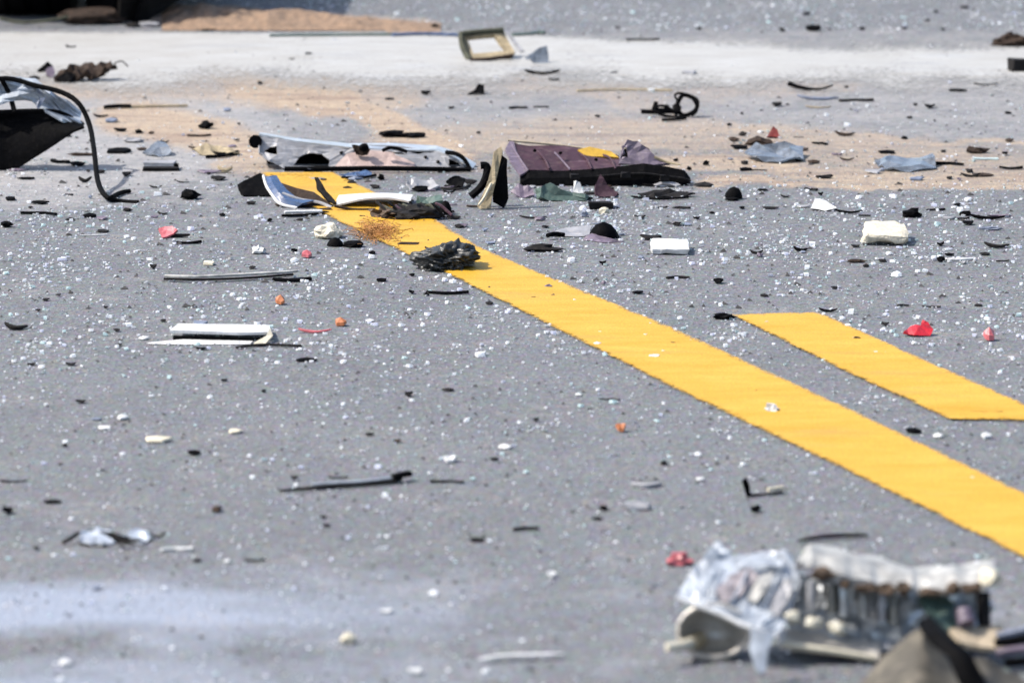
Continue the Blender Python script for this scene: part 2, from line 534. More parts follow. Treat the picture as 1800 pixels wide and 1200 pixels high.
# ------------------------------------------------------------------ mesh helpers
def place(name, vf, m, parent=None, smooth=False, origin=None, pick=None):
    """Links (verts, faces) given in place as ONE mesh object whose origin sits at its own base."""
    vs_, fs = vf
    vs_ = [Vector(p) for p in vs_]
    if origin is None:
        origin = Vector((sum(p.x for p in vs_) / len(vs_), sum(p.y for p in vs_) / len(vs_), min(p.z for p in vs_)))
    me = bpy.data.meshes.new(name)
    me.from_pydata([p - origin for p in vs_], [], fs)
    me.validate()
    bm = bmesh.new(); bm.from_mesh(me)
    bmesh.ops.recalc_face_normals(bm, faces=bm.faces)
    bm.to_mesh(me); bm.free()
    me.materials.append(MATS[m] if isinstance(m, str) else m)
    if smooth:
        me.polygons.foreach_set('use_smooth', [True] * len(me.polygons))
        if smooth != 'all':
            me.set_sharp_from_angle(angle=math.radians(42))
    o = bpy.data.objects.new(name, me)
    COL.objects.link(o)
    if parent is not None:
        o.parent = parent
        base = parent.location if parent.parent is None else parent.parent.location + parent.location
        o.location = origin - base
    else:
        o.location = origin
    return o

def thing(name, px, py, label, cat, group=None):
    o = bpy.data.objects.new(name, None)
    o.empty_display_size = 0.05
    COL.objects.link(o)
    o.location = G(px, py)
    return tag(o, label, cat, group)

def solidify(bm, thick, direction=None):
    bm.normal_update()
    top = list(bm.verts)
    faces = list(bm.faces)
    dup = {v: bm.verts.new(v.co - (direction or v.normal) * thick) for v in top}
    bnd = [e_ for e_ in bm.edges if len(e_.link_faces) == 1]
    for f in faces:
        bm.faces.new([dup[v] for v in reversed(f.verts)])
    for e_ in bnd:
        a_, b_ = e_.verts
        try:
            bm.faces.new((a_, b_, dup[b_], dup[a_]))
        except ValueError:
            pass

def out(bm):
    bm.verts.index_update()
    r = ([v.co.copy() for v in bm.verts], [[v.index for v in f.verts] for f in bm.faces])
    bm.free()
    for v in r[0]:
        v.z = max(v.z, 0.0005)
    return r

def sheet(pts, base, thick=0.003, holes=(), sub=1, amp=0.0, nscale=40.0, seed=0, jag=0.0022):
    """A plate whose outline is given as (px, py[, metres farther than the base line]); base = photo row of its foot."""
    Y0 = G(900, base).y
    bm = bmesh.new()
    def loop(ps):
        vv = [bm.verts.new(W(p[0], p[1], Y0 + (p[2] if len(p) > 2 else 0))) for p in ps]
        return [bm.edges.new((vv[i], vv[(i + 1) % len(vv)])) for i in range(len(vv))]
    es = loop(pts)
    for h in holes:
        es += loop(h)
    bmesh.ops.triangle_fill(bm, use_beauty=True, use_dissolve=False, edges=es)
    bmesh.ops.recalc_face_normals(bm, faces=bm.faces)
    bm.normal_update()
    if sum((f.normal.y - f.normal.z * .3) * f.calc_area() for f in bm.faces) > 0:
        bmesh.ops.reverse_faces(bm, faces=bm.faces)
    if sub:
        bmesh.ops.subdivide_edges(bm, edges=bm.edges, cuts=sub, use_grid_fill=True)
        bmesh.ops.triangulate(bm, faces=bm.faces)
    bm.normal_update()
    if jag and sub:
        for v in bm.verts:
            if v.is_boundary:
                q = v.co * 140
                v.co += Vector((noise.noise(q), noise.noise(q + Vector((9, 2, 4))) * 2, noise.noise(q + Vector((3, 7, 1))))) * jag
    if amp:
        for v in bm.verts:
            q = v.co * nscale + Vector((seed * 7.3, 0, 0))
            v.co += v.normal * amp * (noise.noise(q) + .6 * (abs(noise.noise(q * 2.1)) - .3) * 2)
    solidify(bm, thick)
    return out(bm)

def loft(grid, base, thick=0.004, close=False, amp=0.0, nscale=60.0):
    """A curved skin through rows of (px, py, metres farther than base)."""
    Y0 = G(900, base).y
    bm = bmesh.new()
    V = [[bm.verts.new(W(p[0], p[1], Y0 + p[2])) for p in r] for r in grid]
    for i in range(len(V) - 1):
        for j in range(len(V[0]) - 1):
            bm.faces.new((V[i][j], V[i][j + 1], V[i + 1][j + 1], V[i + 1][j]))
    bmesh.ops.triangulate(bm, faces=bm.faces)
    bm.normal_update()
    if sum(f.normal.y * f.calc_area() for f in bm.faces) > 0:
        bmesh.ops.reverse_faces(bm, faces=bm.faces)
    if amp:
        bm.normal_update()
        for v in bm.verts:
            v.co += v.normal * amp * noise.noise(v.co * nscale)
    solidify(bm, thick)
    return out(bm)

def tube(path, r, sides=8, flat=1.0, taper=None, smoothing=4):
    """A rod or cable along 3-D points; flat squashes it in z."""
    P = [Vector(p) for p in path]
    if smoothing and len(P) > 2:
        Q = []
        for i in range(len(P) - 1):
            p0, p1, p2, p3 = P[max(i - 1, 0)], P[i], P[i + 1], P[min(i + 2, len(P) - 1)]
            for k in range(smoothing):
                t = k / smoothing
                Q.append(.5 * ((2 * p1) + (p2 - p0) * t + (2 * p0 - 5 * p1 + 4 * p2 - p3) * t * t + (3 * p1 - p0 - 3 * p2 + p3) * t ** 3))
        P = Q + [P[-1]]
    vs_, fs = [], []
    n = len(P)
    for i, p in enumerate(P):
        d = (P[min(i + 1, n - 1)] - P[max(i - 1, 0)]).normalized()
        u = d.cross(Vector((0, 0, 1)))
        u = Vector((1, 0, 0)) if u.length < .05 else u.normalized()
        v = u.cross(d).normalized()
        rr = r * (taper(i / (n - 1)) if taper else 1)
        for k in range(sides):
            a_ = 2 * math.pi * (k + .5) / sides
            q = p + u * math.cos(a_) * rr + v * math.sin(a_) * rr * flat
            q.z = max(q.z, .0005)
            vs_.append(q)
    for i in range(n - 1):
        for k in range(sides):
            a_, b_ = i * sides + k, i * sides + (k + 1) % sides
            fs.append((a_, b_, b_ + sides, a_ + sides))
    fs.append(tuple(range(sides - 1, -1, -1)))
    fs.append(tuple((n - 1) * sides + k for k in range(sides)))
    return vs_, fs

def block(c, size, rz=0, tilt=(0, 0), jit=0.0, seed=0, bevel=0.0, chew=0.0):
    """A bevelled, slightly uneven cuboid standing on z = c.z."""
    rng = random.Random(seed)
    bm = bmesh.new()
    bmesh.ops.create_cube(bm, size=1)
    for v in bm.verts:
        v.co = Vector((v.co.x * size[0] * (1 + rng.uniform(-jit, jit)), v.co.y * size[1] * (1 + rng.uniform(-jit, jit)), (v.co.z + .5) * size[2] * (1 + rng.uniform(-jit, jit))))
    if bevel:
        bmesh.ops.bevel(bm, geom=bm.edges, offset=bevel, segments=2, profile=.6, affect='EDGES')
    if chew:
        bmesh.ops.subdivide_edges(bm, edges=bm.edges, cuts=4, use_grid_fill=True)
        for v in bm.verts:
            q = v.co * 70 + Vector((seed, 0, 0))
            v.co += Vector((noise.noise(q), noise.noise(q + Vector((5, 1, 2))), noise.noise(q + Vector((1, 8, 3))))) * chew
    M = Matrix.Rotation(rz, 4, 'Z') @ Matrix.Rotation(tilt[0], 4, 'X') @ Matrix.Rotation(tilt[1], 4, 'Y')
    for v in bm.verts:
        v.co = M @ v.co
    lo = min(v.co.z for v in bm.verts)
    for v in bm.verts:
        v.co += Vector((c[0], c[1], c[2] - lo))
    return out(bm)

def lump(c, size, seed=0, sub=2, rough=.3, freq=1.6, rz=0, flat_bottom=True, facet=False):
    """An irregular lump resting on z = c.z."""
    bm = bmesh.new()
    bmesh.ops.create_icosphere(bm, subdivisions=sub, radius=1)
    off = Vector((seed * 3.17, seed * 1.31, seed * .77))
    M = Matrix.Rotation(rz, 3, 'Z')
    for v in bm.verts:
        d = v.co.copy()
        k = 1 + rough * (noise.noise(d * freq + off) * 1.2 + .6 * noise.noise(d * freq * 2.7 + off))
        q = d * k
        if flat_bottom and q.z < -.55:
            q.z = -.55 + .1 * (q.z + .55)
        v.co = M @ Vector((q.x * size[0] / 2, q.y * size[1] / 2, q.z * size[2] / 2))
    lo = min(v.co.z for v in bm.verts)
    for v in bm.verts:
        v.co += Vector((c[0], c[1], c[2] - lo))
    return out(bm)

def shard(c, wx, dy, hz, rng, n=7, ragged=.25, bend=0.3, rz=0, thick=None):
    """A broken flat chip, bent and tilted so that part of it lifts off the road."""
    thick = thick or max(.0012, hz * .35)
    tx, ty = rng.uniform(-.12, .12), rng.uniform(-.1, .5)
    ring = []
    for i in range(n):
        a_ = 2 * math.pi * (i + rng.uniform(-.3, .3)) / n
        r = 1 - rng.random() * ragged
        sx = math.copysign(abs(math.cos(a_)) ** .7, math.cos(a_))
        ring.append((sx * wx / 2 * r, math.sin(a_) * dy / 2 * r))
    def hgt(x, y):
        return hz * (.5 * bend * (2 * x / wx) ** 2 + .5 * abs(ty) * (y / dy + .5) + tx * (x / wx)) + rng.uniform(0, .12) * hz
    pts = []
    for x, y in ring:
        h = hgt(x, y)
        pts.append((x, y, h, thick * rng.uniform(.7, 1.3)))
    lo = min(p[2] for p in pts)
    C, S_ = math.cos(rz), math.sin(rz)
    vs_ = []
    for k in (0, 1):
        for x, y, h, t in pts:
            s = .92 if k else 1
            vs_.append((c[0] + (x * C - y * S_) * s, c[1] + (x * S_ + y * C) * s, .0006 + h - lo + (t if k else 0)))
    vs_.append((c[0], c[1], .0006 + rng.uniform(0, .3) * hz))
    vs_.append((c[0], c[1], .0006 + rng.uniform(.3, .7) * hz + thick))
    b, t = 2 * n, 2 * n + 1
    fs = []
    for i in range(n):
        j = (i + 1) % n
        fs += [(i, j, n + j, n + i), (b, j, i), (t, n + i, n + j)]
    return vs_, fs

def dome(c, wx, dy, hz, rng, rz=0, seg=12, rings=4, ragged=.15):
    """A broken domed shell lying open side down."""
    vs_, fs = [], []
    C, S_ = math.cos(rz), math.sin(rz)
    for shell in (1.0, .82):
        for r in range(rings):
            th = (r + .0) / (rings - 1) * math.pi * .47
            for k in range(seg):
                a_ = 2 * math.pi * k / seg
                j = 1 + rng.uniform(-ragged, ragged) * (r == 0) + rng.uniform(-.05, .05)
                x, y, z = math.cos(a_) * math.cos(th) * wx / 2 * shell * j, math.sin(a_) * math.cos(th) * dy / 2 * shell * j, math.sin(th) * hz * shell
                z += (r == 0) * rng.uniform(0, .2) * hz
                vs_.append((c[0] + x * C - y * S_, c[1] + x * S_ + y * C, max(z, .0006)))
    def idx(s, r, k): return s * rings * seg + r * seg + k % seg
    for k in range(seg):
        for r in range(rings - 1):
            fs.append((idx(0, r, k), idx(0, r, k + 1), idx(0, r + 1, k + 1), idx(0, r + 1, k)))
            fs.append((idx(1, r, k + 1), idx(1, r, k), idx(1, r + 1, k), idx(1, r + 1, k + 1)))
        fs.append((idx(0, 0, k + 1), idx(0, 0, k), idx(1, 0, k), idx(1, 0, k + 1)))
    fs.append(tuple(idx(0, rings - 1, k) for k in range(seg)))
    fs.append(tuple(idx(1, rings - 1, k) for k in reversed(range(seg))))
    return vs_, fs

def merge(*vfs):
    V, Fc = [], []
    for v, f in vfs:
        b = len(V)
        V += list(v)
        Fc += [tuple(i + b for i in q) for q in f]
    return V, Fc

def ptube(pts, base, r_px, **k):
    """Rod through (px, py, off) in the vertical planes behind the foot row base."""
    Y0 = G(900, base).y
    return tube([W(p[0], p[1], Y0 + (p[2] if len(p) > 2 else 0)) for p in pts], r_px * mpp(base), **k)

def gtube(pts, r_px, **k):
    """Rod lying on the road through photo pixels (px, py[, z])."""
    r = r_px * mpp(pts[0][1])
    return tube([G(p[0], p[1], r * .9 + (p[2] if len(p) > 2 else 0)) for p in pts], r, **k)

# ================================================================== the wreck at the top left
def wreck():
    t = thing('wrecked_car', 120, 44, 'dark wrecked car with a flattened tyre standing at the top left corner', 'car')
    base = G(60, 42)
    s = mpp(42)
    # tyre seen three quarters: axis along x
    def wheel(cx, cy, R, wd, prof, seg=48):
        vs_, fs = [], []
        for k in range(seg):
            a_ = 2 * math.pi * k / seg
            for (u, r) in prof:
                rr = r
                z = R + math.sin(a_) * rr
                z = max(z, .002)
                vs_.append((cx + u * wd, cy + math.cos(a_) * rr, z))
        m_ = len(prof)
        for k in range(seg):
            for j in range(m_ - 1):
                a_, b_ = k * m_ + j, ((k + 1) % seg) * m_ + j
                fs.append((a_, a_ + 1, b_ + 1, b_))
        return vs_, fs
    R = .30
    cx, cy = base.x - .03, base.y + .30
    prof = [(-.5, .19), (-.56, .25), (-.52, .285), (-.42, .298), (-.30, .30), (-.29, .293), (-.24, .293), (-.23, .30), (-.06, .302), (-.05, .294), (.05, .294), (.06, .302), (.23, .30), (.24, .293), (.29, .293), (.30, .30), (.42, .298), (.52, .285), (.56, .25), (.5, .19)]
    ty = place('tyre', wheel(cx, cy, R - .012, .20, prof), 'rubber', t, True)
    place('rim', wheel(cx, cy, R - .012, .17, [(-.5, .192), (-.42, .17), (-.1, .16), (-.05, .06), (.05, .02), (.2, .05), (.3, .16), (.42, .17), (.5, .192)]), 'greymetal', ty, True)
    place('brake_backplate', lump(G(160, 43) + Vector((0, .02, 0)), (.155, .10, .05), seed=4, sub=3, rough=.35), 'brown', t)
    place('splash_guard', loft([[(238 - 3 * j + 1.3 * i * i * .4, 40 - i * 9, .02 + .03 * j - .004 * i) for j in range(4)] for i in range(7)], 44, .008), 'rubber', t, True)
    place('wheel_arch_liner', loft([[(150 + 26 * j, 30 - i * 12, .05 + .05 * abs(j - 2)) for j in range(6)] for i in range(6)], 40, .012, amp=.01, nscale=14), 'black', t)
    place('bumper_skin', loft([[(212 + 24 * j, 38 - i * 14 - 14 * max(0, j - 2) ** 1.15, .0 + .03 * j - .01 * i) for j in range(6)] for i in range(9)], 42, .01, amp=.008, nscale=20), 'dark', t)
    place('undertray', block((base.x - .06, base.y + .62, .10), (1.0, .9, .10), jit=.06, seed=3, bevel=.01), 'black', t)
    place('body_shell', block((base.x - .10, base.y + .72, .25), (1.06, 1.1, .20), jit=.05, seed=8, bevel=.03), 'dark', t)
    place('torn_hose', ptube([(0, 33, 0), (40, 40, -.01), (90, 36, -.01), (120, 30, .01)], 46, 3.0), 'olive', t, True)
    # bits of rubble under it
    for i, (px, py, wpx, m_) in enumerate([(262, 46, 42, 'greymetal'), (235, 47, 26, 'dark')]):
        o = place('metal_scrap', lump(G(px, py), (wpx * s, .04, .012), seed=20 + i, sub=2, rough=.5), m_)
        tag(o, ['crumpled grey metal scrap on the road under the wrecked car bumper', 'small dark scrap beside the rusty brake plate of the wrecked car'][i], 'scrap')
wreck()

# orange brown sand heap beyond the white band
def sand_heap():
    bm = bmesh.new()
    nx, ny = 90, 16
    V = []
    for j in range(ny + 1):
        row = []
        for i in range(nx + 1):
            u, v = i / nx, j / ny
            px = 285 + u * 490
            A = G(px, 55 + 4 * (u > .8)); B = G(px, 8 + 34 * u)
            P = A.lerp(B, v)
            h = math.sin(math.pi * v) ** .8 * (.030 * (1 - u) ** .7 + .004) * min(1, u * 14)
            h *= .75 + .7 * noise.noise(Vector((P.x * 14, P.y * 5, 0))) + .35 * noise.noise(Vector((P.x * 45, P.y * 18, 3)))
            row.append(bm.verts.new((P.x, P.y, max(h, 0) + .0015)))
        V.append(row)
    for j in range(ny):
        for i in range(nx):
            bm.faces.new((V[j][i], V[j][i + 1], V[j + 1][i + 1], V[j + 1][i]))
    o = place('sand_heap', out(bm), mat('heap_sand', (0.185, 0.118, 0.072), .95, var=.6, scale=70, bump=.8, dust=.5), smooth='all')
    tag(o, 'low heap of orange brown sand beside the wrecked car', kind='stuff')
sand_heap()

# ================================================================== left edge: broken window corner with trim
def window_corner():
    t = thing('car_body_corner', 20, 304, 'black body corner with broken glass and hanging rubber trim at the left edge', 'car part')
    B = 304
    g = []
    for i in range(9):
        u = i / 8
        row = []
        for j in range(15):
            v = j / 14
            x = -90 + v * 237
            top = 203 - 6 * math.sin(v * 2.6) + 18 * max(0, (v - .72) / .28) ** 1.4
            bot = 306 if x < 16 else 306 - (x - 16) * .645
            y = top + (bot - top) * u
            row.append((x, y, .05 * (1 - u) ** 2 + .015 * math.sin(v * 5) + .05 * v))
        g.append(row)
    place('black_panel', loft(g, B, .006, amp=.004, nscale=18), 'black', t, True)
    place('panel_lip', ptube([(-80, 199, .05), (0, 197, .055), (60, 195, .06), (105, 198, .07), (146, 219, .10)], B, 4, sides=6), 'rubber', t, True)
    g = [[(-70 + 26.5 * j - i * 1.0 + (i / 7) * 6 * (j == 8), 152 - 14 * math.sin(min(j, 7) * .42) + 16 * max(0, j - 5) + i * 8.2 * (1 - .05 * j), .10 - .006 * i + .02 * math.sin(j * 1.7 + i)) for j in range(9)] for i in range(7)]
    gl = place('broken_glass', loft(g, B, .005, amp=.008, nscale=30), 'lens', t)
    place('glass_divider', ptube([(4, 142, .09), (16, 165, .08), (26, 198, .05)], B, 4.5, sides=6), 'rubber', t, True)
    place('dark_clip', sheet([(40, 152, .075), (62, 150, .075), (74, 168, .075), (60, 160, .075)], B, .004), 'bluegrey', gl)
    place('dark_clip', sheet([(70, 172, .06), (79, 172, .06), (68, 192, .05), (64, 190, .05)], B, .004), 'bluegrey', gl)
    # trim arches over the glass and hangs to the road
    Yg = G(900, 355).y - G(900, B).y
    place('rubber_trim', ptube([(-60, 146, .08), (10, 138, .08), (60, 150, .07), (110, 163, .055), (140, 184, .03), (158, 222, .0), (166, 270, Yg * .4), (172, 318, Yg * .7), (186, 345, Yg), (210, 354, Yg), (243, 360, Yg * 1.04)], B, 4.6), 'rubber', t, True)
    place('trim_branch', gtube([(196, 347), (212, 339), (228, 336)], 4.2), 'rubber', t, True)
window_corner()

# ================================================================== central pile
def bumper_bracket():
    t = thing('bumper_bracket', 640, 300, 'long silver grey bumper bracket with black holes in the middle of the wreckage', 'car part')
    B = 298
    face = [(455, 237, .03), (488, 243, .03), (540, 254, .03), (613, 262, .03), (650, 262, .03), (735, 270, .02), (768, 266, .02), (795, 275, .01), (818, 296, 0), (500, 296, 0), (472, 283, 0), (456, 268, .01)]
    h1 = [(464, 268, .02), (474, 259, .022), (486, 256, .022), (487, 272, .01)]
    h2 = [(514, 291, .004), (528, 275, .018), (545, 269, .02), (566, 270, .02), (580, 281, .01), (578, 293, .003)]
    h3 = [(676, 268, .018), (690, 264.5, .02), (706, 266, .018), (714, 272, .015), (695, 270, .016)]
    h4 = [(788, 279, .01), (800, 281, .008), (812, 293, .003), (790, 293, .003)]
    fp = place('face_plate', sheet(face, B, .003, holes=[h1, h2, h3, h4], sub=2, amp=.0018, nscale=35), 'greymetal', t)
    place('top_flange', loft([[(457, 234, .09), (520, 245, .10), (613, 255, .10), (690, 254, .10), (768, 259, .10), (800, 268, .08), (836, 290, .05)],
                              [(455, 238, .03), (520, 251, .032), (613, 262, .03), (690, 265, .03), (766, 267, .025), (795, 276, .012), (831, 297, .0)]], B, .003, amp=.002), 'silver', t)
    place('hole_shade_backing', sheet([(458, 240, .085), (620, 262, .09), (760, 266, .09), (815, 294, .06), (470, 294, .07)], B, .003, sub=0), 'black', t)  # black sheet behind the face puts the holes' shade into the colour
    place('end_plug', tube([W(449, 249, G(900, B).y + .02), W(449, 249, G(900, B).y + .09)], 12 * mpp(B), sides=12, smoothing=0), 'black', t, True)
    place('pink_diffuser', loft([[(590, 290, -.005), (610, 270, .01), (650, 264, .02), (690, 268, .02), (728, 286, .005)], [(587, 296, -.012), (620, 296, -.014), (660, 296, -.014), (700, 296, -.014), (733, 296, -.012)]], B, .003, amp=.002), mat('blush', (.36, .27, .24), .4, var=.3, dust=.3), t)
    place('brown_bracket', sheet([(619, 254, .0), (634, 258, .0), (649, 263, .0), (646, 273, .0), (626, 272, .0)], B, .006, sub=1, amp=.002), 'brown', t)
    place('dark_arc', ptube([(672, 265, -.002), (684, 260, -.002), (698, 261, -.002), (716, 267, -.004)], B, 4, sides=6, flat=.8), 'black', t, True)
    place('dark_knob', lump(W(640, 268, G(900, B).y - .004), (.018, .012, .016), seed=4, sub=2, flat_bottom=False), 'black', t)
    place('lower_rail', ptube([(500, 297, -.01), (580, 297, -.014), (660, 296, -.016), (740, 297, -.016), (828, 299, -.012)], 301, 4.4, sides=6), 'black', t, True)
    place('wheel_arch_strip', ptube([(784, 268, .01), (800, 270, .0), (815, 279, -.005), (826, 297, -.01)], B, 4.0, sides=6), 'rubber', t, True)
bumper_bracket()

def torn_fender():
    t = thing('torn_fender', 540, 372, 'torn fender piece with blue white rim and dark upright blade on the yellow line', 'car part')
    B = 366
    place('black_corner', sheet([(417, 325, .06), (440, 312, .08), (457, 304, .09), (472, 311, .08), (480, 343, .03), (428, 344, .03)], 350, .012, sub=1, amp=.003), 'black', t)
    rim = []
    for i, (x, y, o) in enumerate([(466, 311, .10), (472, 326, .07), (481, 341, .04), (495, 356, .015), (525, 363, .0)]):
        rim.append([(x - 2, y, o), (x + 8, y - 2 - i, o - .004), (x + 20 + 2 * i, y - 3 - 2 * i, o + .012)])
    place('blue_rim', loft(rim, B, .004), 'bluepaint', t, True)
    place('white_edge', ptube([(463, 309, .10), (468, 326, .07), (478, 342, .04), (492, 358, .013), (522, 366, -.002)], B, 2.6, sides=6), 'white', t, True)
    band = [[(488, 320, .085), (520, 330, .07), (552, 338, .05), (586, 362, .01)], [(494, 334, .06), (524, 344, .045), (553, 350, .03), (584, 365, .005)], [(505, 350, .03), (530, 360, .01), (556, 364, .005), (582, 367, .0)]]
    place('brown_inner_skin', loft(band, B, .003, amp=.003), 'brown', t)
    place('grey_inner_strip', ptube([(497, 340, .035), (530, 351, .02), (562, 356, .01), (583, 365, -.004)], B, 4.5, sides=6, flat=.6), 'greymetal', t)
    place('dark_blade', sheet([(553, 311, .035), (560, 312, .035), (573, 335, .02), (592, 356, .0), (585, 358, .0), (570, 345, .01), (557, 332, .025)], B, .006, sub=1), 'dark', t)
    g = [[(590 + 13 * j, 352 - 8 * math.sin(j * .3) - i * 3, .012 + .012 * i) for j in range(11)] for i in range(3)]
    g = [[(592 + 13 * j, 363 - 3 * math.sin(j * .3) - 12 * math.sin(j * .24) + .3 * j, -.004) for j in range(11)], [(592 + 13 * j, 354 - 8 * math.sin(j * .29), .05) for j in range(11)], [(596 + 13 * j, 346 - 4 * math.sin(j * .29), .10) for j in range(11)]]
    place('white_curved_sheet', loft(g, B, .003), 'white', t, True)
    place('dark_base_strip', ptube([(588, 362, -.012), (620, 368, -.012), (660, 368, -.012)], 370, 3.6, sides=6, flat=.7), 'brown', t, True)
    place('white_sill', gtube([(500, 373, .004), (530, 372, .004), (566, 371, .004)], 4.5, sides=6, flat=.6), 'white', t)
    place('dark_sill', gtube([(495, 379), (530, 378), (560, 376)], 3.4, sides=6, flat=.7), 'black', t)
torn_fender()

def brush_clump():
    t = thing('tangled_scrap', 730, 384, 'dark rusty tangle of scrap strips in front of the torn fender', 'scrap')
    place('rusty_lump', lump(G(680, 382), (.048, .05, .022), seed=7, sub=3, rough=.6, freq=2.8), 'grime', t)
    place('dark_core', lump(G(728, 383), (.085, .07, .028), seed=9, sub=3, rough=.45, freq=2.2), 'dark', t)
    rng = random.Random(4)
    for i in range(12):
        x = 668 + i * 9.5
        col = ['dark', 'olive', 'black', 'purple'][i % 4]
        place('scrap_strip', ptube([(x + rng.uniform(-8, 0), 357 + rng.uniform(-3, 6), .03), (x + 4, 364 + rng.uniform(-3, 3), .005), (x + 14 + rng.uniform(0, 12), 380 + rng.uniform(-3, 2), -.012)], 384, 2.6, sides=5), col, t)
    place('flat_strip', gtube([(672, 383), (705, 386), (755, 383)], 3, sides=6, flat=.6), 'black', t)
    t = thing('dark_connector', 765, 374, 'dark green black connector with a modelled bright glint beside the standing post', 'car part')
    place('connector_body', sheet([(733, 344, .05), (752, 347, .05), (775, 342, .05), (780, 352, .03), (754, 358, .03), (742, 354, .04)], 372, .02, sub=1, amp=.003), 'green', t)
    place('socket', dome(G(783, 376), 24 * mpp(374), .03, 24 * mpp(374), random.Random(3)), 'black', t, True)
    place('glint_spot', lump(G(765, 376), (.017, .012, .014), seed=2, sub=2), 'silver', t)  # silver lump stands in for the specular glint on the connector
brush_clump()

def post():
    t = thing('standing_panel_edge', 880, 366, 'tan edged black panel piece standing upright left of the purple tray', 'car part')
    B = 366
    place('black_face', sheet([(869, 318, .0), (880, 269, .015), (890, 280, .012), (893, 349, .0), (885, 368, -.005), (866, 354, 0)], B, .012, sub=1, amp=.002), 'black', t)
    place('tan_edge', sheet([(838, 363, -.01), (846, 346, -.01), (858, 318, .0), (868, 268, .012), (881, 258, .018), (883, 270, .013), (872, 318, -.003), (860, 366, -.015), (845, 368, -.015)], B, .008, sub=1, amp=.003), 'tan', t)
    place('black_hook', ptube([(845, 291, .01), (855, 292, .01), (856, 305, .005), (846, 328, -.003), (828, 345, -.01)], 362, 7.5, sides=8, flat=.9), 'black', t, True)
    place('cream_rib', ptube([(864, 322, -.014), (852, 346, -.016), (842, 360, -.018)], B, 2.4, sides=6), 'cream', t, True)
post()

def purple_tray():
    t = thing('plastic_tray', 1050, 326, 'purple brown plastic tray with dark front lip lying broken on the sand', 'car part')
    B = 326
    back = []
    for i in range(7):
        u = i / 6
        row = []
        for j in range(13):
            v = j / 12
            top = (898 + v * 190, 248 + 24 * v + 3 * math.sin(v * 9), .13)
            bot = (926 + v * 165, 300 - 6 * v * v, .02)
            row.append(tuple(top[k] + (bot[k] - top[k]) * u for k in range(3)))
        back.append(row)
    bp = place('back_panel', loft(back, B, .004, amp=.0035, nscale=22), 'purple', t, True)
    place('side_panel', loft([[(896, 247, .13), (888, 262, .09), (898, 284, .04), (914, 308, .0)], [(903, 248, .13), (908, 266, .085), (916, 282, .05), (928, 300, .018)]], B, .004), 'purplelight', t)
    place('pale_edge', ptube([(893, 247, .13), (980, 255, .135), (1030, 262, .133), (1086, 273, .128)], B, 2.2, sides=6), 'sandplastic', t, True)
    place('crease', ptube([(898, 252, .12), (912, 276, .06), (928, 300, .014)], B, 1.8, sides=5), 'purplelight', bp, True)
    place('crease', ptube([(975, 268, .088), (990, 284, .05), (1002, 298, .014)], B, 1.5, sides=5), 'purplelight', bp, True)
    lip = []
    xs_ = [914, 930, 990, 1050, 1087, 1132, 1170, 1203, 1214]
    tp = [306, 300, 300, 297, 292, 287, 292, 299, 312]
    md = [316, 313, 313, 311, 308, 306, 311, 315, 320]
    bt = [322, 326, 327, 327, 326, 326, 329, 331, 326]
    place('front_lip', loft([[(x, y, .018) for x, y in zip(xs_, tp)], [(x, y, .0) for x, y in zip(xs_, md)], [(x, y, -.006) for x, y in zip(xs_, bt)]], B, .02, amp=.002), 'black', t)
    place('lip_ridge', ptube([(x, y - 1, -.005) for x, y in zip(xs_[3:], md[3:])], B, 2.0, sides=5), 'dark', t, True)
    place('yellow_patch', loft([[(1016, 263, .112), (1036, 258, .125), (1060, 263, .122), (1074, 266, .12)], [(1030, 275, .095), (1050, 275, .098), (1072, 275, .104), (1088, 277, .10)]], B, .004), 'yellowplastic', t)
    tri = [(1087, 288, .04), (1092, 264, .05), (1103, 246, .055), (1121, 248, .055), (1137, 261, .05), (1153, 276, .045), (1178, 286, .04), (1140, 291, .035)]
    place('side_bracket', sheet(tri, B, .006, holes=[[(1093, 276, .046), (1096, 260, .05), (1102, 259, .05), (1104, 276, .046)]], sub=1, amp=.003), 'purplelight', t)
    place('bracket_hole_shade', sheet([(1089, 288, .07), (1095, 262, .08), (1108, 260, .08), (1108, 285, .07)], B, .003, sub=0), 'black', t)  # black sheet paints the shade inside the bracket hole
    place('bracket_web', sheet([(1122, 250, .058), (1140, 262, .055), (1150, 282, .05), (1128, 286, .05)], B, .004, sub=1, amp=.002), 'purple', t)
    place('bracket_tip', ptube([(1150, 276, .045), (1172, 285, .04), (1196, 290, .03)], B, 3, sides=5, taper=lambda q: 1 - .5 * q), 'tan', t)
purple_tray()

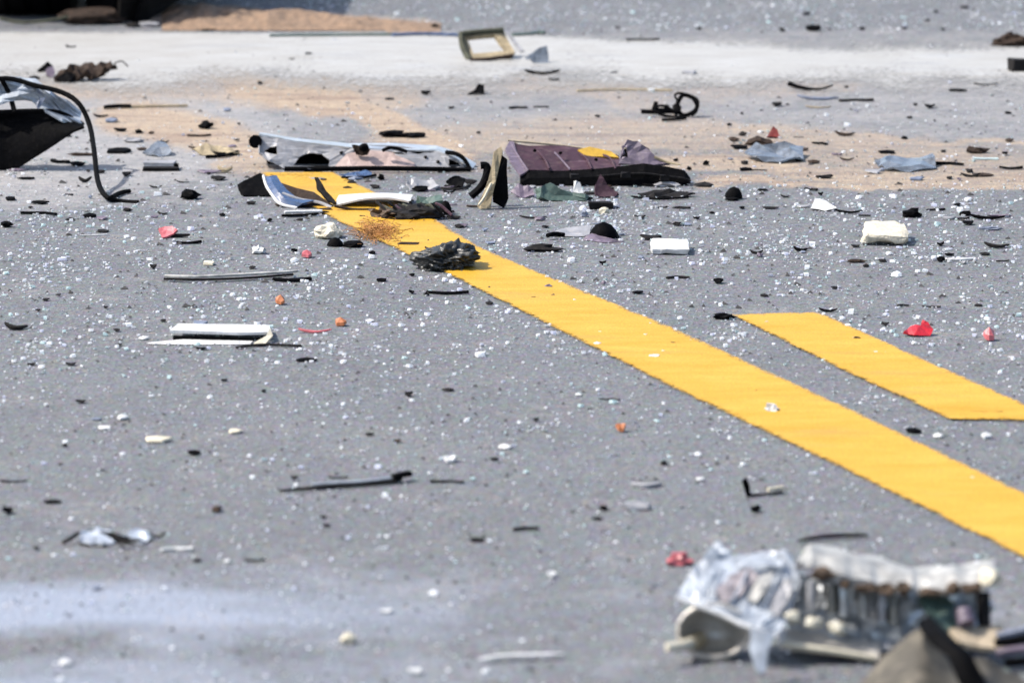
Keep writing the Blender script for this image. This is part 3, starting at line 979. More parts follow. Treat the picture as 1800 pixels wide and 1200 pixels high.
def pile_extras():
    t = [o for o in bpy.data.objects if o.name == 'plastic_tray'][0]
    for x in (950, 1024, 1066):
        place('stiffening_rib', ptube([(x - 10, 258 + (x - 898) * .08, .12), (x + 6, 278, .07), (x + 16, 297, .012)], 326, 2.2, sides=5), 'purple', t, True)
    for x, y in ((940, 268), (985, 272), (1048, 284)):
        place('bolt_head', lump(W(x, y, G(900, 326).y + .085 - (y - 262) * .0022), (.008, .006, .006), seed=x, sub=1, flat_bottom=False), 'black', t)
    for x, y in ((1010, 314), (1100, 312), (1168, 317)):
        place('lip_clip', block(W(x, y, G(900, 326).y - .012), (.016, .012, .009), .1, jit=.2, seed=x), 'dark', t)
    t = [o for o in bpy.data.objects if o.name == 'bumper_bracket'][0]
    for x, y in ((500, 262), (600, 272), (655, 282), (748, 280), (770, 288)):
        place('bolt_head', lump(W(x, y, G(900, 298).y + .014 - (y - 280) * .0009), (.008, .008, .007), seed=x, sub=1, flat_bottom=False), 'dark', t)
    for pts in ([(640, 256, .06), (700, 258, .06), (760, 266, .05)], [(470, 240, .06), (540, 250, .07), (612, 258, .07)]):
        place('flange_crease', ptube(pts, 298, 1.6, sides=5), 'greymetal', t, True)
    for nm, px, py, lab, parts in (
        ('torn_flap', 628, 313, 'torn navy and black flap lying under the silver bumper bracket', [(sheet([(598, 306, .03), (622, 300, .04), (654, 299, .045), (652, 308, .01), (630, 313, -.005), (612, 311, .0)], 313, .003, sub=2, amp=.006, nscale=60), 'bluepaint'), (gtube([(600, 313), (640, 312), (660, 308)], 3, sides=6), 'black')]),
        ('torn_bracket', 745, 335, 'small torn silver bracket behind the dark green connector', [(sheet([(712, 322, .03), (730, 312, .04), (762, 316, .04), (772, 330, .01), (744, 336, .0), (722, 333, .0)], 336, .003, sub=2, amp=.008, nscale=55), 'greymetal'), (lump(G(738, 336), (.028, .02, .012), seed=12, sub=2, rough=.5), 'black')]),
        ('torn_strip', 800, 330, 'torn black trim piece between the bumper bracket and the standing panel', [(sheet([(784, 318, .02), (800, 306, .035), (818, 312, .03), (812, 326, .0), (796, 331, -.004)], 331, .004, sub=2, amp=.006, nscale=60), 'black'), (gtube([(776, 331), (806, 333), (826, 326)], 2.6, sides=6), 'dark')]),
        ('torn_scrap', 1180, 345, 'torn dark liner strip in front of the right end of the purple tray', [(sheet([(1120, 340, .01), (1150, 332, .03), (1190, 334, .03), (1222, 338, .02), (1200, 346, -.005), (1150, 347, -.006)], 347, .003, sub=2, amp=.006, nscale=60), 'dark'), (gtube([(1110, 346), (1160, 350), (1210, 347)], 2.4, sides=6), 'black')]),
        ('torn_scrap', 905, 346, 'torn grey liner scrap at the left foot of the purple tray', [(sheet([(896, 336, .02), (912, 322, .03), (936, 332, .02), (940, 344, .0), (914, 349, -.006)], 348, .003, sub=2, amp=.006, nscale=60), 'purplelight')]),
        ('torn_strip', 372, 272, 'torn black and tan trim lying on the sand left of the bumper bracket', [(sheet([(338, 262, .02), (362, 252, .04), (398, 256, .04), (420, 266, .01), (390, 273, .0), (356, 270, .0)], 274, .003, sub=2, amp=.006, nscale=60), 'tan'), (gtube([(362, 276), (392, 274), (418, 267)], 3.4, sides=6), 'black')])):
        tt = thing(nm, px, py, lab, 'scrap')
        for i, (vf, m_) in enumerate(parts):
            place('flap' if i == 0 else 'edge_strip', vf, m_, tt)
pile_extras()

def rubble():
    o = place('green_grey_housing', merge(sheet([(951, 328, .01), (966, 321, .014), (985, 333, .01), (1028, 341, .006), (1031, 353, 0), (964, 352, 0), (949, 346, .0)], 354, .02, sub=1, amp=.004)), 'green')
    tag(o, 'flat green grey housing fragment lying under the purple tray lip', 'fragment')
    o = place('white_cone', sheet([(1008, 338, .0), (1014, 318, .01), (1020, 321, .01), (1026, 340, .0)], 344, .01, sub=1, amp=.001), 'white')
    tag(o, 'small white peaked fragment leaning on the green grey housing', 'fragment')
    o = place('brown_cone', sheet([(1044, 340, .0), (1047, 326, .005), (1056, 305, .012), (1068, 325, .006), (1087, 339, .0), (1080, 346, -.003), (1052, 346, -.003)], 347, .015, sub=1, amp=.003), 'purple')
    tag(o, 'pointed brown purple fragment standing before the purple tray', 'fragment')
    o = place('dark_block', block(G(1056, 366), (.042, .03, .012), .1, jit=.15, seed=5, bevel=.002), 'dark')
    tag(o, 'small dark block lying in front of the pointed brown fragment', 'fragment')
    o = place('cream_lump', lump(G(1063, 376), (.019, .016, .016), seed=11, sub=2), 'cream')
    tag(o, 'small cream lump just in front of the dark block', 'fragment')
    t = thing('domed_cap', 1065, 420, 'black domed cap with a purple grey tongue right of the yellow line', 'car part')
    place('cap', dome(G(1061, 417), 48 * mpp(415), .05, 27 * mpp(415), random.Random(2)), 'black', t, True)
    place('purple_tongue', sheet([(1024, 420, .0), (1040, 409, .02), (1084, 424, .0), (1098, 433, -.02), (1060, 437, -.03)], 422, .003, sub=1, amp=.002), 'purplelight', t)
    place('grey_tongue', sheet([(961, 414, .0), (970, 408, .015), (993, 400, .05), (1040, 396, .06), (1036, 411, .015), (1015, 421, -.01)], 416, .003, sub=1, amp=.003), 'greymetal', t)
    place('black_edge', gtube([(962, 414, .004), (975, 411, .005), (992, 413, .002)], 4, sides=6), 'black', t, True)
rubble()

def crumpled_bag():
    c = G(785, 478)
    s = mpp(478)
    bm = bmesh.new()
    bmesh.ops.create_icosphere(bm, subdivisions=5, radius=1)
    for v in bm.verts:
        d = v.co.copy()
        a_ = d.x * 5.5 + d.z * 3.2 + d.y * 2 + 1.6 * noise.noise(d * 1.6)
        w_ = d + Vector((noise.noise(d * 2), noise.noise(d * 2 + Vector((3, 3, 3))), 0)) * .35
        rid = 1 - abs(noise.noise(Vector((w_.x * 3.2 + w_.z * 2.4, w_.y * 2, w_.z * 1.2 - w_.x))))
        rid2 = 1 - abs(noise.noise(Vector((w_.x * 7 + w_.z * 5, w_.y * 5, w_.z * 3 - w_.x * 2))))
        k = .62 + .34 * rid ** 3 + .13 * rid2 ** 3 + .30 * noise.noise(d * 1.5 + Vector((4, 1, 2)))
        q = d * k
        if q.z < -.5:
            q.z = -.5 + .15 * (q.z + .5)
        x = q.x * 60 * s
        v.co = Vector((x, q.y * .055, q.z * 30 * s + .08 * x))
    lo = min(v.co.z for v in bm.verts)
    for v in bm.verts:
        v.co = v.co + Vector((c.x, c.y + .045, -lo - .003))
    o = place('crumpled_bag', out(bm), 'bag', smooth='all')
    tag(o, 'crumpled shiny black plastic bag lying on the long yellow line', 'bag')
crumpled_bag()

def fibre_tuft():
    rng = random.Random(12)
    parts = []
    for i in range(420):
        px, py = rng.gauss(662, 18), rng.gauss(411, 9)
        a_ = rng.uniform(0, 6.28)
        l = rng.uniform(.006, .026)
        p = G(px, py)
        q = p + Vector((math.cos(a_) * l, math.sin(a_) * l * 1.6, rng.uniform(0, .008)))
        mid = (p + q) / 2 + Vector((rng.uniform(-.002, .002), 0, rng.uniform(.001, .006)))
        parts.append(tube([p + Vector((0, 0, .002)), mid, q + Vector((0, 0, .002))], .0005, sides=3, smoothing=2))
    o = place('fibre_tuft', merge(*parts), 'rust')
    tag(o, 'rust orange tuft of loose fibres on the yellow line behind the black bag', 'fibre tuft')
    o = place('white_foam', lump(G(577, 417), (.046, .05, .030), seed=31, sub=3, rough=.25), 'foam')
    tag(o, 'pale foam lump at the left edge of the long yellow line', 'foam')
    o = place('black_grommet', dome(G(589, 432), 28 * mpp(432), .03, 15 * mpp(432), random.Random(6)), 'black', smooth=True)
    tag(o, 'black rounded grommet touching the pale foam lump', 'car part')
    o = place('black_grommet', lump(G(621, 433), (.034, .03, .012), seed=8, sub=2), 'black')
    tag(o, 'flat black lump between the pale foam lump and the rust orange tuft', 'fragment')
fibre_tuft()

def slotted_plank():
    t = thing('white_plastic_channel', 380, 605, 'white plastic channel plank with a dark slot lying on the grey asphalt', 'car part')
    B = 604
    place('top_plate', loft([[(314, 573, .10), (360, 574, .10), (420, 574.5, .10), (473, 576, .10)], [(298, 585, .02), (360, 587, .02), (420, 589, .02), (477, 588, .03)]], B, .004), 'white', t)
    place('end_cap', sheet([(474, 577, .03), (480, 589, .02), (464, 606, -.02), (444, 606, -.02), (448, 601, -.015), (468, 590, .015)], B, .005, sub=0), 'cream', t)
    place('inner_wall', loft([[(304, 590, .028), (444, 594, .028), (468, 592, .028)], [(304, 603, .028), (444, 606, .028), (468, 604, .028)]], B, .004), 'dark', t)  # dark colour on the white channel's inside paints the shade of the slot
    place('lower_plate', sheet([(258, 602, .0), (322, 596, .02), (444, 599, .015), (440, 606, -.006), (330, 606, -.01), (262, 606, -.004)], B, .003, sub=0), 'white', t)
    o = place('thin_dark_strip', gtube([(416, 611), (460, 606), (530, 608)], 2.8, sides=6), 'dark')  # narrow dark tube along the road, right of the plank
    tag(o, 'thin dark strip on the road right of the white slotted plank', 'rod')
    o = place('blue_black_chip', shard(G(352, 570, 0), .025, .03, .006, random.Random(1)), 'bluegrey')
    tag(o, 'small blue black chip just behind the white slotted plank', 'fragment')
slotted_plank()

def sticks():
    t = thing('pale_stick', 400, 488, 'long thin pale stick with dark underside lying left of the yellow line', 'stick')
    place('stick_top', gtube([(290, 485, .005), (350, 486, .006), (430, 482, .006), (500, 478, .006), (522, 476, .006)], 4.4, sides=6, flat=.6), 'dirtywhite', t)
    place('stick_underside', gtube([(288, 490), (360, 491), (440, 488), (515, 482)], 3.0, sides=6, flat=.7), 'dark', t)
    t = thing('grey_rod', 605, 856, 'grey rod with black kinked tip lying in the near lane', 'rod')
    place('rod_body', gtube([(492, 862), (540, 858), (620, 852), (690, 846), (704, 841)], 4.4, sides=8, taper=lambda q: .45 + .55 * min(1, q * 2)), 'dark', t, True)
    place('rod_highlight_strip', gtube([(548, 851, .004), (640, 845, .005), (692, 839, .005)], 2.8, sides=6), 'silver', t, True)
    place('black_tip', gtube([(690, 838, .003), (705, 834, .004), (720, 832, .003)], 8, sides=6, flat=.7), 'black', t)
    t = thing('dark_sill_strip', 255, 189, 'dark ended tan strip lying on the sand right of the body corner', 'strip')
    place('dark_end', gtube([(184, 189), (205, 187), (230, 187)], 4, sides=6), 'black', t)
    place('tan_strip', gtube([(228, 188), (270, 187), (330, 186)], 2.5, sides=6), 'tan', t)
    o = place('green_strip', gtube([(474, 63), (560, 62), (690, 61)], 4.0, sides=6, flat=.7), 'green')
    tag(o, 'long thin green strip along the far edge of the white band', 'strip')
    o = place('blue_strip', gtube([(690, 62), (740, 60), (808, 62)], 4.6, sides=6, flat=.7), 'bluepaint')
    tag(o, 'dark blue strip running up to the tan metal frame', 'strip')
    o = place('dark_strip', gtube([(900, 62), (930, 60), (945, 57), (957, 58)], 4.2, sides=6, flat=.7), 'green')
    tag(o, 'short dark green strip right of the tan metal frame', 'strip')
    o = place('black_strip', gtube([(1404, 950), (1440, 943), (1485, 940), (1526, 940)], 6, sides=6, flat=.6, taper=lambda q: .6 + .8 * q * (1 - q) * 2), 'black')
    tag(o, 'black strip lying just behind the broken headlight', 'strip')
    t = thing('angled_bracket', 1338, 872, 'black L shaped bracket with a pale end left of the long yellow line', 'car part')
    place('upright', sheet([(1304, 846, .0), (1312, 840, .0), (1318, 852, .0), (1319, 866, 0), (1326, 874, 0), (1312, 873, 0)], 873, .006, sub=0), 'black', t)
    place('low_dark_strip', gtube([(1318, 870), (1345, 868), (1376, 864)], 3.2, sides=6, flat=.7), 'dark', t)  # narrow dark strip along the road, right of the upright
    place('pale_end', gtube([(1350, 860, .004), (1376, 856, .004)], 4, sides=6), 'cream', t)
sticks()

def frame_piece():
    t = thing('bent_metal_scrap', 860, 106, 'bent olive tan metal frame with an open centre on the white band', 'frame')
    B = 107
    outer = [(806, 60, .06), (884, 51, .08), (892, 66, .06), (904, 92, .02), (898, 101, .0), (825, 108, .0), (812, 84, .03)]
    inner = [(821, 67, .05), (869, 61, .06), (891, 89, .022), (832, 95, .015)]
    place('frame_plate', sheet(outer, B, .010, holes=[inner], sub=1, amp=.002), 'tan', t)
    place('top_bar', ptube([(808, 60, .05), (845, 56, .06), (885, 53, .07)], B, 5, sides=6), 'olive', t)
    place('side_bar', ptube([(810, 60, .04), (814, 84, .02), (826, 107, -.006)], B, 5.5, sides=6), 'olive', t)
    place('bottom_bar', ptube([(826, 106, -.006), (860, 104, -.008), (902, 98, -.004)], 109, 3.6, sides=6), 'brown', t)
    place('bent_tongue', sheet([(888, 54, .06), (894, 56, .06), (922, 90, .0), (914, 90, .0)], B, .004, sub=0), 'greymetal', t)
    o = place('clear_plastic_wedge', sheet([(928, 98, .0), (946, 86, .02), (962, 81, .025), (965, 112, .0), (940, 113, -.01)], 113, .004, sub=1, amp=.003), 'clearsheet')
    tag(o, 'pale translucent plastic wedge right of the tan metal frame', 'fragment')
    t = thing('ringed_bracket', 1180, 205, 'black bracket with an upright ring and a flat tail in the far lane', 'car part')
    c = W(1208, 185, G(900, 205).y)
    s = mpp(205)
    pts = [c + Vector((math.cos(a_) * (18 + 1.5 * math.sin(a_ * 2)) * s, math.sin(a_) * .012, (16 + 2 * math.cos(a_ * 3)) * math.sin(a_) * s)) for a_ in [2 * math.pi * i / 16 for i in range(17)]]
    place('ring', tube(pts, 4.0 * s, sides=7, smoothing=2), 'rubber', t, True)
    place('loose_wire', ptube([(1190, 203, -.01), (1176, 190, -.005), (1160, 186, .0), (1150, 194, .0), (1166, 203, -.01), (1200, 206, -.014)], 206, 2.4, sides=6), 'rubber', t, True)
    place('loose_wire', ptube([(1192, 178, .0), (1186, 168, .004), (1196, 164, .006), (1214, 170, .0), (1226, 192, -.004), (1216, 204, -.008)], 206, 2.2, sides=6), 'rubber', t, True)
    place('torn_flap', sheet([(1182, 186, .0), (1190, 178, .004), (1198, 188, .0), (1196, 200, -.004), (1184, 199, -.004)], 204, .004), 'dark', t)
    place('tail', ptube([(1128, 196, .01), (1150, 197, .0), (1178, 196, .0), (1196, 198, .0)], 206, 4.2, sides=6), 'black', t)
    place('upright_clip', sheet([(1144, 196, .0), (1150, 178, .004), (1157, 179, .004), (1156, 190, 0), (1168, 190, 0), (1169, 184, 0), (1176, 185, 0), (1174, 199, 0)], 203, .006, sub=0), 'black', t)
    o = place('flat_black_bar', gtube([(1164, 211), (1185, 210), (1205, 208)], 3.6, sides=6, flat=.7), 'black')
    tag(o, 'flat black bar in front of the ringed bracket', 'strip')
frame_piece()

def blocks():
    s = mpp(426)
    o = place('foam_block', merge(block(G(1560, 428) + Vector((0, .035, 0)), (.070, .10, .015), -.10, tilt=(.10, .05), jit=.22, seed=2, bevel=.006, chew=.007)), 'foam', smooth=True)
    tag(o, 'cream foam block lying on the grey asphalt upper right', 'block')
    o = place('white_block', block(G(1178, 446) + Vector((0, .03, 0)), (66 * mpp(446), .085, .009), -.03, tilt=(.06, 0), jit=.06, seed=4, bevel=.002, chew=.0025), 'white')
    tag(o, 'flat white rectangular block right of the black domed cap', 'block')
    o = place('white_wedge', sheet([(1425, 366, .0), (1434, 349, .02), (1452, 352, .02), (1470, 366, .0), (1450, 371, -.01)], 370, .012, sub=1, amp=.002), 'white')
    tag(o, 'white wedge fragment between the domed stub and the cream foam block', 'fragment')
    t = thing('mushroom_stub', 1290, 350, 'black mushroom shaped rubber stub at the edge of the sand', 'car part')
    place('cap', dome(G(1290, 349, 0) , 32 * mpp(349), .03, 21 * mpp(349), random.Random(9)), 'rubber', t, True)
    place('foot', lump(G(1288, 352), (.026, .02, .008), seed=3, sub=1), 'rubber', t)
    o = place('red_shard', merge(sheet([(1590, 582, .0), (1600, 573, .01), (1618, 572, .01), (1622, 563, .015), (1630, 566, .012), (1640, 578, .004), (1634, 590, -.005), (1606, 592, -.008)], 590, .006, sub=1, amp=.003)), 'red')
    tag(o, 'bright red plastic shard right of the short yellow dash', 'fragment')
    o = place('red_lens_piece', sheet([(279, 401, .02), (290, 396, .025), (303, 398, .02), (312, 405, .01), (298, 413, .0), (286, 419, -.01), (283, 409, .01)], 418, .005, sub=1, amp=.002), 'pink')
    tag(o, 'red plastic lens piece in front of the hanging rubber trim', 'fragment')
    o = place('red_triangle', sheet([(1349, 240, .0), (1359, 223, .02), (1366, 228, .015), (1373, 243, .0)], 243, .01, sub=1, amp=.002), mat('redbrown', (.14, .02, .012), .4, var=.4), None)
    tag(o, 'dark red triangular shard standing on the sand in the far right', 'fragment')
    o = place('clear_plastic_sheet', sheet([(1308, 262, .06), (1340, 255, .10), (1385, 251, .12), (1412, 256, .10), (1412, 276, .0), (1370, 284, -.03), (1330, 279, -.01)], 284, .003, sub=2, amp=.016, nscale=60), 'clearsheet')
    tag(o, 'crumpled clear plastic sheet lying on the sand below the red triangle', 'plastic sheet')
    o = place('clear_plastic_sheet', sheet([(1538, 280, .05), (1570, 274, .08), (1640, 276, .08), (1648, 290, .0), (1600, 300, -.04), (1556, 294, -.02)], 298, .003, sub=2, amp=.016, nscale=60, seed=3), 'clearsheet')
    tag(o, 'flattened clear plastic sheet on the sand near the right edge', 'plastic sheet')
    o = place('clear_plastic_sheet', sheet([(250, 268, .03), (272, 250, .08), (290, 247, .08), (302, 268, .02), (280, 276, .0)], 276, .003, sub=2, amp=.010, nscale=60, seed=6), 'clearsheet')
    tag(o, 'small bluish clear plastic sheet right of the hanging rubber trim', 'plastic sheet')
    t = thing('grey_block', 280, 300, 'grey block with dark base right of the hanging rubber trim', 'car part')
    place('upper', block(G(280, 299) + Vector((0, .02, .004)), (.058, .03, .010), .05, jit=.15, seed=9, bevel=.0015), 'greymetal', t)
    place('base', block(G(281, 301) + Vector((0, .015, 0)), (.066, .03, .006), .05, jit=.1, seed=10), 'dark', t)
    place('knob', lump(G(308, 300) + Vector((0, .015, .006)), (.011, .012, .010), seed=1, sub=1), 'black', t)
blocks()

def ragged_scrap():
    t = thing('ragged_scrap', 150, 147, 'ragged black brown scrap with a white clip lying on the white band', 'scrap')
    B = 147
    place('ragged_body', sheet([(95, 134, .01), (104, 124, .03), (122, 116, .05), (150, 109, .07), (168, 111, .07), (196, 110, .07), (203, 115, .06), (190, 124, .03), (172, 130, .02), (160, 134, .01), (142, 132, .01), (130, 142, .0), (116, 149, -.005), (104, 142, 0)], B, .012, sub=2, amp=.016, nscale=60), 'brown', t)
    place('ragged_fold', sheet([(98, 138, .0), (115, 126, .015), (134, 128, .015), (126, 142, -.006), (114, 148, -.01)], B, .006, sub=1, amp=.004), 'black', t)
    place('wire', ptube([(200, 112, .06), (214, 108, .06), (225, 117, .05)], B, 1.3, sides=5), 'dark', t, True)
    t = thing('broken_clip', 78, 138, 'black and white broken clip beside the ragged black brown scrap', 'car part')
    place('clip_head', sheet([(66, 123, .01), (84, 108, .03), (93, 116, .025), (80, 122, .01)], 138, .008, sub=0), 'black', t)
    place('clip_face', sheet([(80, 121, .012), (93, 116, .024), (97, 126, .01), (92, 138, -.005), (82, 131, 0)], 138, .006, sub=0), 'purplelight', t)
    place('clip_foot', lump(G(60, 141), (.026, .02, .012), seed=5, sub=2), 'dark', t)
    o = place('brown_lump', lump(G(1778, 82), (.085, .06, .036), seed=16, sub=3, rough=.55, freq=2.0), 'brown')
    tag(o, 'jagged brown lump at the right edge on the far side of the white band', 'fragment')
    o = place('dark_box_fragment', block(G(1800, 128) + Vector((0, .02, 0)), (.06, .04, .028), .2, jit=.2, seed=6, bevel=.003), 'dark')
    tag(o, 'dark boxy fragment cut by the right edge on the white band', 'fragment')
    o = place('black_wedge', sheet([(820, 165, .0), (834, 158, .01), (842, 147, .02), (850, 149, .02), (852, 165, .0), (836, 167, -.003)], 167, .012, sub=1, amp=.002), 'black')
    tag(o, 'black wedge standing in front of the tan metal frame', 'fragment')
    o = place('curved_black_strip', ptube([(1387, 147, .02), (1400, 152, .01), (1425, 157, .0), (1445, 156, .0), (1464, 150, .01)], 160, 6.0, sides=6, flat=.8, taper=lambda q: 1 - .7 * q), 'black')
    tag(o, 'upturned curved black strip at the near edge of the white band', 'strip')
    o = place('jagged_black_strip', merge(lump(G(688, 240), (.055, .03, .016), seed=41, sub=2, rough=.5), lump(G(724, 241), (.05, .03, .012), seed=43, sub=2, rough=.5)), 'black')
    tag(o, 'jagged black strip on the sand behind the silver bumper bracket', 'strip')
ragged_scrap()

def foil():
    t = thing('crumpled_foil', 200, 954, 'crumpled silver foil scrap with dark tails in the near left lane', 'foil')
    B = 954
    place('foil_sheet', sheet([(136, 948, .02), (150, 933, .06), (172, 924, .08), (186, 928, .06), (200, 940, .03), (222, 937, .04), (240, 926, .07), (256, 930, .06), (268, 944, .02), (250, 953, -.01), (205, 950, .0), (180, 955, -.02), (146, 955, -.015)], B, .002, sub=3, amp=.006, nscale=50), 'silver', t)
    place('dark_fold', sheet([(176, 933, -.022), (198, 936, -.024), (232, 945, -.028), (258, 951, -.03), (206, 953, -.03), (196, 945, -.028)], B, .002, sub=1, amp=.003), 'dark', t)
    place('dark_hem', gtube([(140, 955), (165, 957), (184, 955)], 3, sides=5), 'dark', t)
    place('dark_tail', gtube([(110, 954), (124, 946, .004), (138, 936, .008)], 4, sides=5), 'dark', t)
    place('twisted_tail', gtube([(264, 938, .006), (278, 944, .002), (290, 936, .006)], 2.5, sides=5), 'dark', t)
foil()

# ================================================================== foreground: broken headlight and brown lump
def headlight():
    t = thing('broken_headlight', 1430, 1160, 'broken car headlight with clear lens and white scalloped rim at the lower right', 'headlight')
    B = 1160
    # white rim: rolls from a far top edge to a near scalloped lip
    top, mid, lip = [], [], []
    NS = 90
    g = [[], [], [], [], []]
    for i in range(NS + 1):
        u = i / NS
        x = 1405 + u * 343
        yt = 958 - 4 * math.sin(u * 9) + 36 * min(1, u * 1.5) ** 1.3
        if u < .05: yt += (0.05 - u) * 500
        sc = abs(math.sin(math.pi * (u * 8.3 + .35 * math.sin(u * 11) + .2)))
        yb = 1000 + 46 * math.sin(min(1, u * 1.25) * math.pi * .62) - 6 * max(0, u - .75) * 4 - (6 + 5 * math.sin(u * 23)) * (1 - sc ** .6) + 5 * noise.noise(Vector((u * 14, 3, 1)))
        if u < .03: yb -= (0.03 - u) * 300
        if u > .96: yb -= (u - .96) * 350
        h = yb - yt
        g[0].append((x, yt, .075)); g[1].append((x, yt + h * .12, .05)); g[2].append((x, yt + h * .45, .02)); g[3].append((x, yt + h * .8, .004)); g[4].append((x, yb, .004))
    place('white_rim', loft(g, B, .005, amp=.006, nscale=38), 'dirtywhite', t, True)
    place('rim_end_cap', lump(W(1740, 1030, G(900, B).y + .01), (.022, .03, .020), seed=3, sub=2, flat_bottom=False), 'cream', t, True)
    rng = random.Random(5)
    for i in range(8):                              # brown clips under the scallops
        u = (i + 1) / 9
        x = 1405 + u * 343
        y = 1002 + 44 * math.sin(min(1, u * 1.25) * math.pi * .62) - 6 * max(0, u - .75) * 4
        c = W(x + rng.uniform(-8, 8), y + 8 + rng.uniform(-6, 3), G(900, B).y - .002)
        place('rusty_clip', lump(c, (rng.uniform(.012, .026), .012, rng.uniform(.008, .014)), seed=50 + i, sub=2, rough=.6, flat_bottom=False), 'grime', t)
    for i in range(6):                              # ribs below the rim
        x = 1426 + i * 29 + [0, 5, -4, 3, 7, -3, 2][i]
        y0 = 1022 + i * 4.5
        place('reflector_rib', loft([[(x - 10, y0, .03), (x - 3, y0, .010), (x + 6, y0, .010), (x + 12, y0, .03)], [(x - 9, y0 + 22, .024), (x - 3, y0 + 24, .004), (x + 6, y0 + 25, .004), (x + 12, y0 + 24, .026)], [(x - 9, y0 + 46, .03), (x - 3, y0 + 52, .008), (x + 6, y0 + 53, .008), (x + 12, y0 + 50, .03)]], B, .004, amp=.004, nscale=60), ['greymetal', 'housegrey', 'silver', 'dirtywhite'][i % 4], t, True)
    place('back_housing', loft([[(1388 + 14 * j, 1008 + .8 * j + i * (142 - .8 * j) / 10, .06 - .03 * i / 10) for j in range(26)] for i in range(11)], B, .006, amp=.022, nscale=48), 'silver', t)
    for i, (x, y) in enumerate([(1393, 1083), (1429, 1092), (1472, 1102)]):
        c = W(x, y, G(900, B).y - .004)
        place('bulb', lump(c - Vector((0, 0, .008)), (.020, .016, .013), seed=i, sub=3, rough=.30, flat_bottom=False), 'bulb', t, 'all')
    place('lower_strip', ptube([(1376, 1130, -.012), (1420, 1137, -.014), (1480, 1146, -.016), (1540, 1156, -.018)], B, 6, sides=8), 'cream', t, True)
    place('lamp_floor', loft([[(1372, 1104, .03), (1430, 1112, .03), (1490, 1122, .03), (1550, 1128, .03)], [(1370, 1132, -.010), (1430, 1140, -.012), (1490, 1148, -.012), (1545, 1156, -.014)]], B, .004, amp=.003), 'reflector', t)
    # clear lens fragment, facetted
    ln = [(1190, 1048, .0), (1205, 1012, .03), (1228, 985, .055), (1246, 965, .075), (1262, 948, .09), (1275, 958, .085), (1287, 974, .07), (1330, 971, .08), (1378, 970, .085), (1395, 985, .07), (1407, 1022, .04), (1394, 1060, .01), (1382, 1090, -.015), (1366, 1116, -.03), (1340, 1108, -.03), (1308, 1096, -.022), (1270, 1078, -.012), (1232, 1064, -.005)]
    le = place('clear_lens', sheet(ln, B, .004, sub=3, amp=.010, nscale=30, seed=2), 'lens', t)
    for i in range(3):
        x = [1240, 1296, 1352][i]
        place('lens_ridge', ptube([(x + 22, 985 + i * 5, .055), (x + 8, 1020 + i * 6, .018), (x - 12, 1052 + i * 8, -.012)], B, 2.2, sides=5), 'lens', le)
    for i, (pts, m_) in enumerate([([(1256, 1040), (1284, 1006), (1322, 996), (1336, 1012), (1300, 1044), (1276, 1058)], 'pinkgrey'), ([(1312, 1046), (1340, 1010), (1360, 1002), (1352, 1030), (1330, 1056)], 'dirtywhite'),
                                   ([(1352, 1064), (1376, 1020), (1392, 1014), (1386, 1050), (1366, 1082)], 'greymetal'), ([(1222, 1036), (1240, 1004), (1254, 1000), (1240, 1042)], 'lens'), ([(1290, 984), (1330, 980), (1378, 982), (1376, 994), (1300, 996)], 'lens')]):
        place('inner_facet', sheet([(x, y, .085 - (y - 965) * .00072 - .018) for x, y in pts], B, .002, sub=2, amp=.004, nscale=60, seed=i), m_, le)
    place('lens_edge', ptube([(1188, 1050, -.006), (1232, 1066, -.012), (1270, 1080, -.018), (1308, 1098, -.028), (1366, 1118, -.036)], B, 4.5, sides=7), 'white', le, True)
    place('lens_strip', loft([[(1320, 1100, -.03), (1340, 1106, -.032), (1362, 1112, -.03)], [(1318, 1140, -.04), (1334, 1146, -.044), (1350, 1142, -.042)], [(1326, 1172, -.05), (1338, 1182, -.052), (1346, 1180, -.05)]], 1182, .003), 'lens', t, True)
    # reflector bowl below the lens
    Y0 = G(900, B).y
    bowl = []
    for i in range(8):
        th = i / 7 * math.pi * .5
        bowl.append([(1254 + 62 * math.cos(a_) * math.cos(th), 1108 + 46 * math.sin(a_) * math.cos(th), .045 * math.sin(th)) for a_ in [2 * math.pi * k / 20 for k in range(21)]])
    place('reflector_bowl', loft(bowl, B, .003), 'reflector', t, True)
    rp = [(1254 + 62 * math.cos(a_), 1108 + 46 * math.sin(a_), -.002) for a_ in [2 * math.pi * k / 20 for k in range(21)]]
    place('bowl_rim', ptube(rp, B, 4.0, sides=6, smoothing=1), 'reflector', t, True)
    place('bowl_bulb', tube([W(1222, 1125, Y0 + .01), W(1205, 1133, Y0 - .01), W(1172, 1137, Y0 - .02)], 13 * mpp(B), sides=10, taper=lambda q: 1 - .35 * q), 'bulb', t, True)
    place('bulb_collar', tube([W(1232, 1120, Y0 + .012), W(1215, 1130, Y0 + .0)], 15 * mpp(B), sides=10, smoothing=0), 'tan', t, True)
    place('tail_cover', sheet([(1615, 1046, .02), (1650, 1032, .03), (1676, 1060, .02), (1682, 1098, .0), (1660, 1108, -.006), (1634, 1078, .0)], B, .006, sub=2, amp=.004), 'green', t)
    place('socket_post', tube([W(1728, 1040, Y0 + .012), W(1730, 1100, Y0 + .002)], 12 * mpp(B), sides=10, smoothing=0), 'dark', t, True)
    place('socket_ring', tube([W(1694, 1072, Y0), W(1700, 1096, Y0 - .01)], 16 * mpp(B), sides=10, smoothing=0), 'purplelight', t, True)
    place('grey_flange', loft([[(1670, 1102, -.01), (1710, 1100, .0), (1762, 1098, .0)], [(1686, 1128, -.03), (1724, 1136, -.03), (1770, 1140, -.03)]], B, .006, amp=.003), 'sandplastic', t)
headlight()

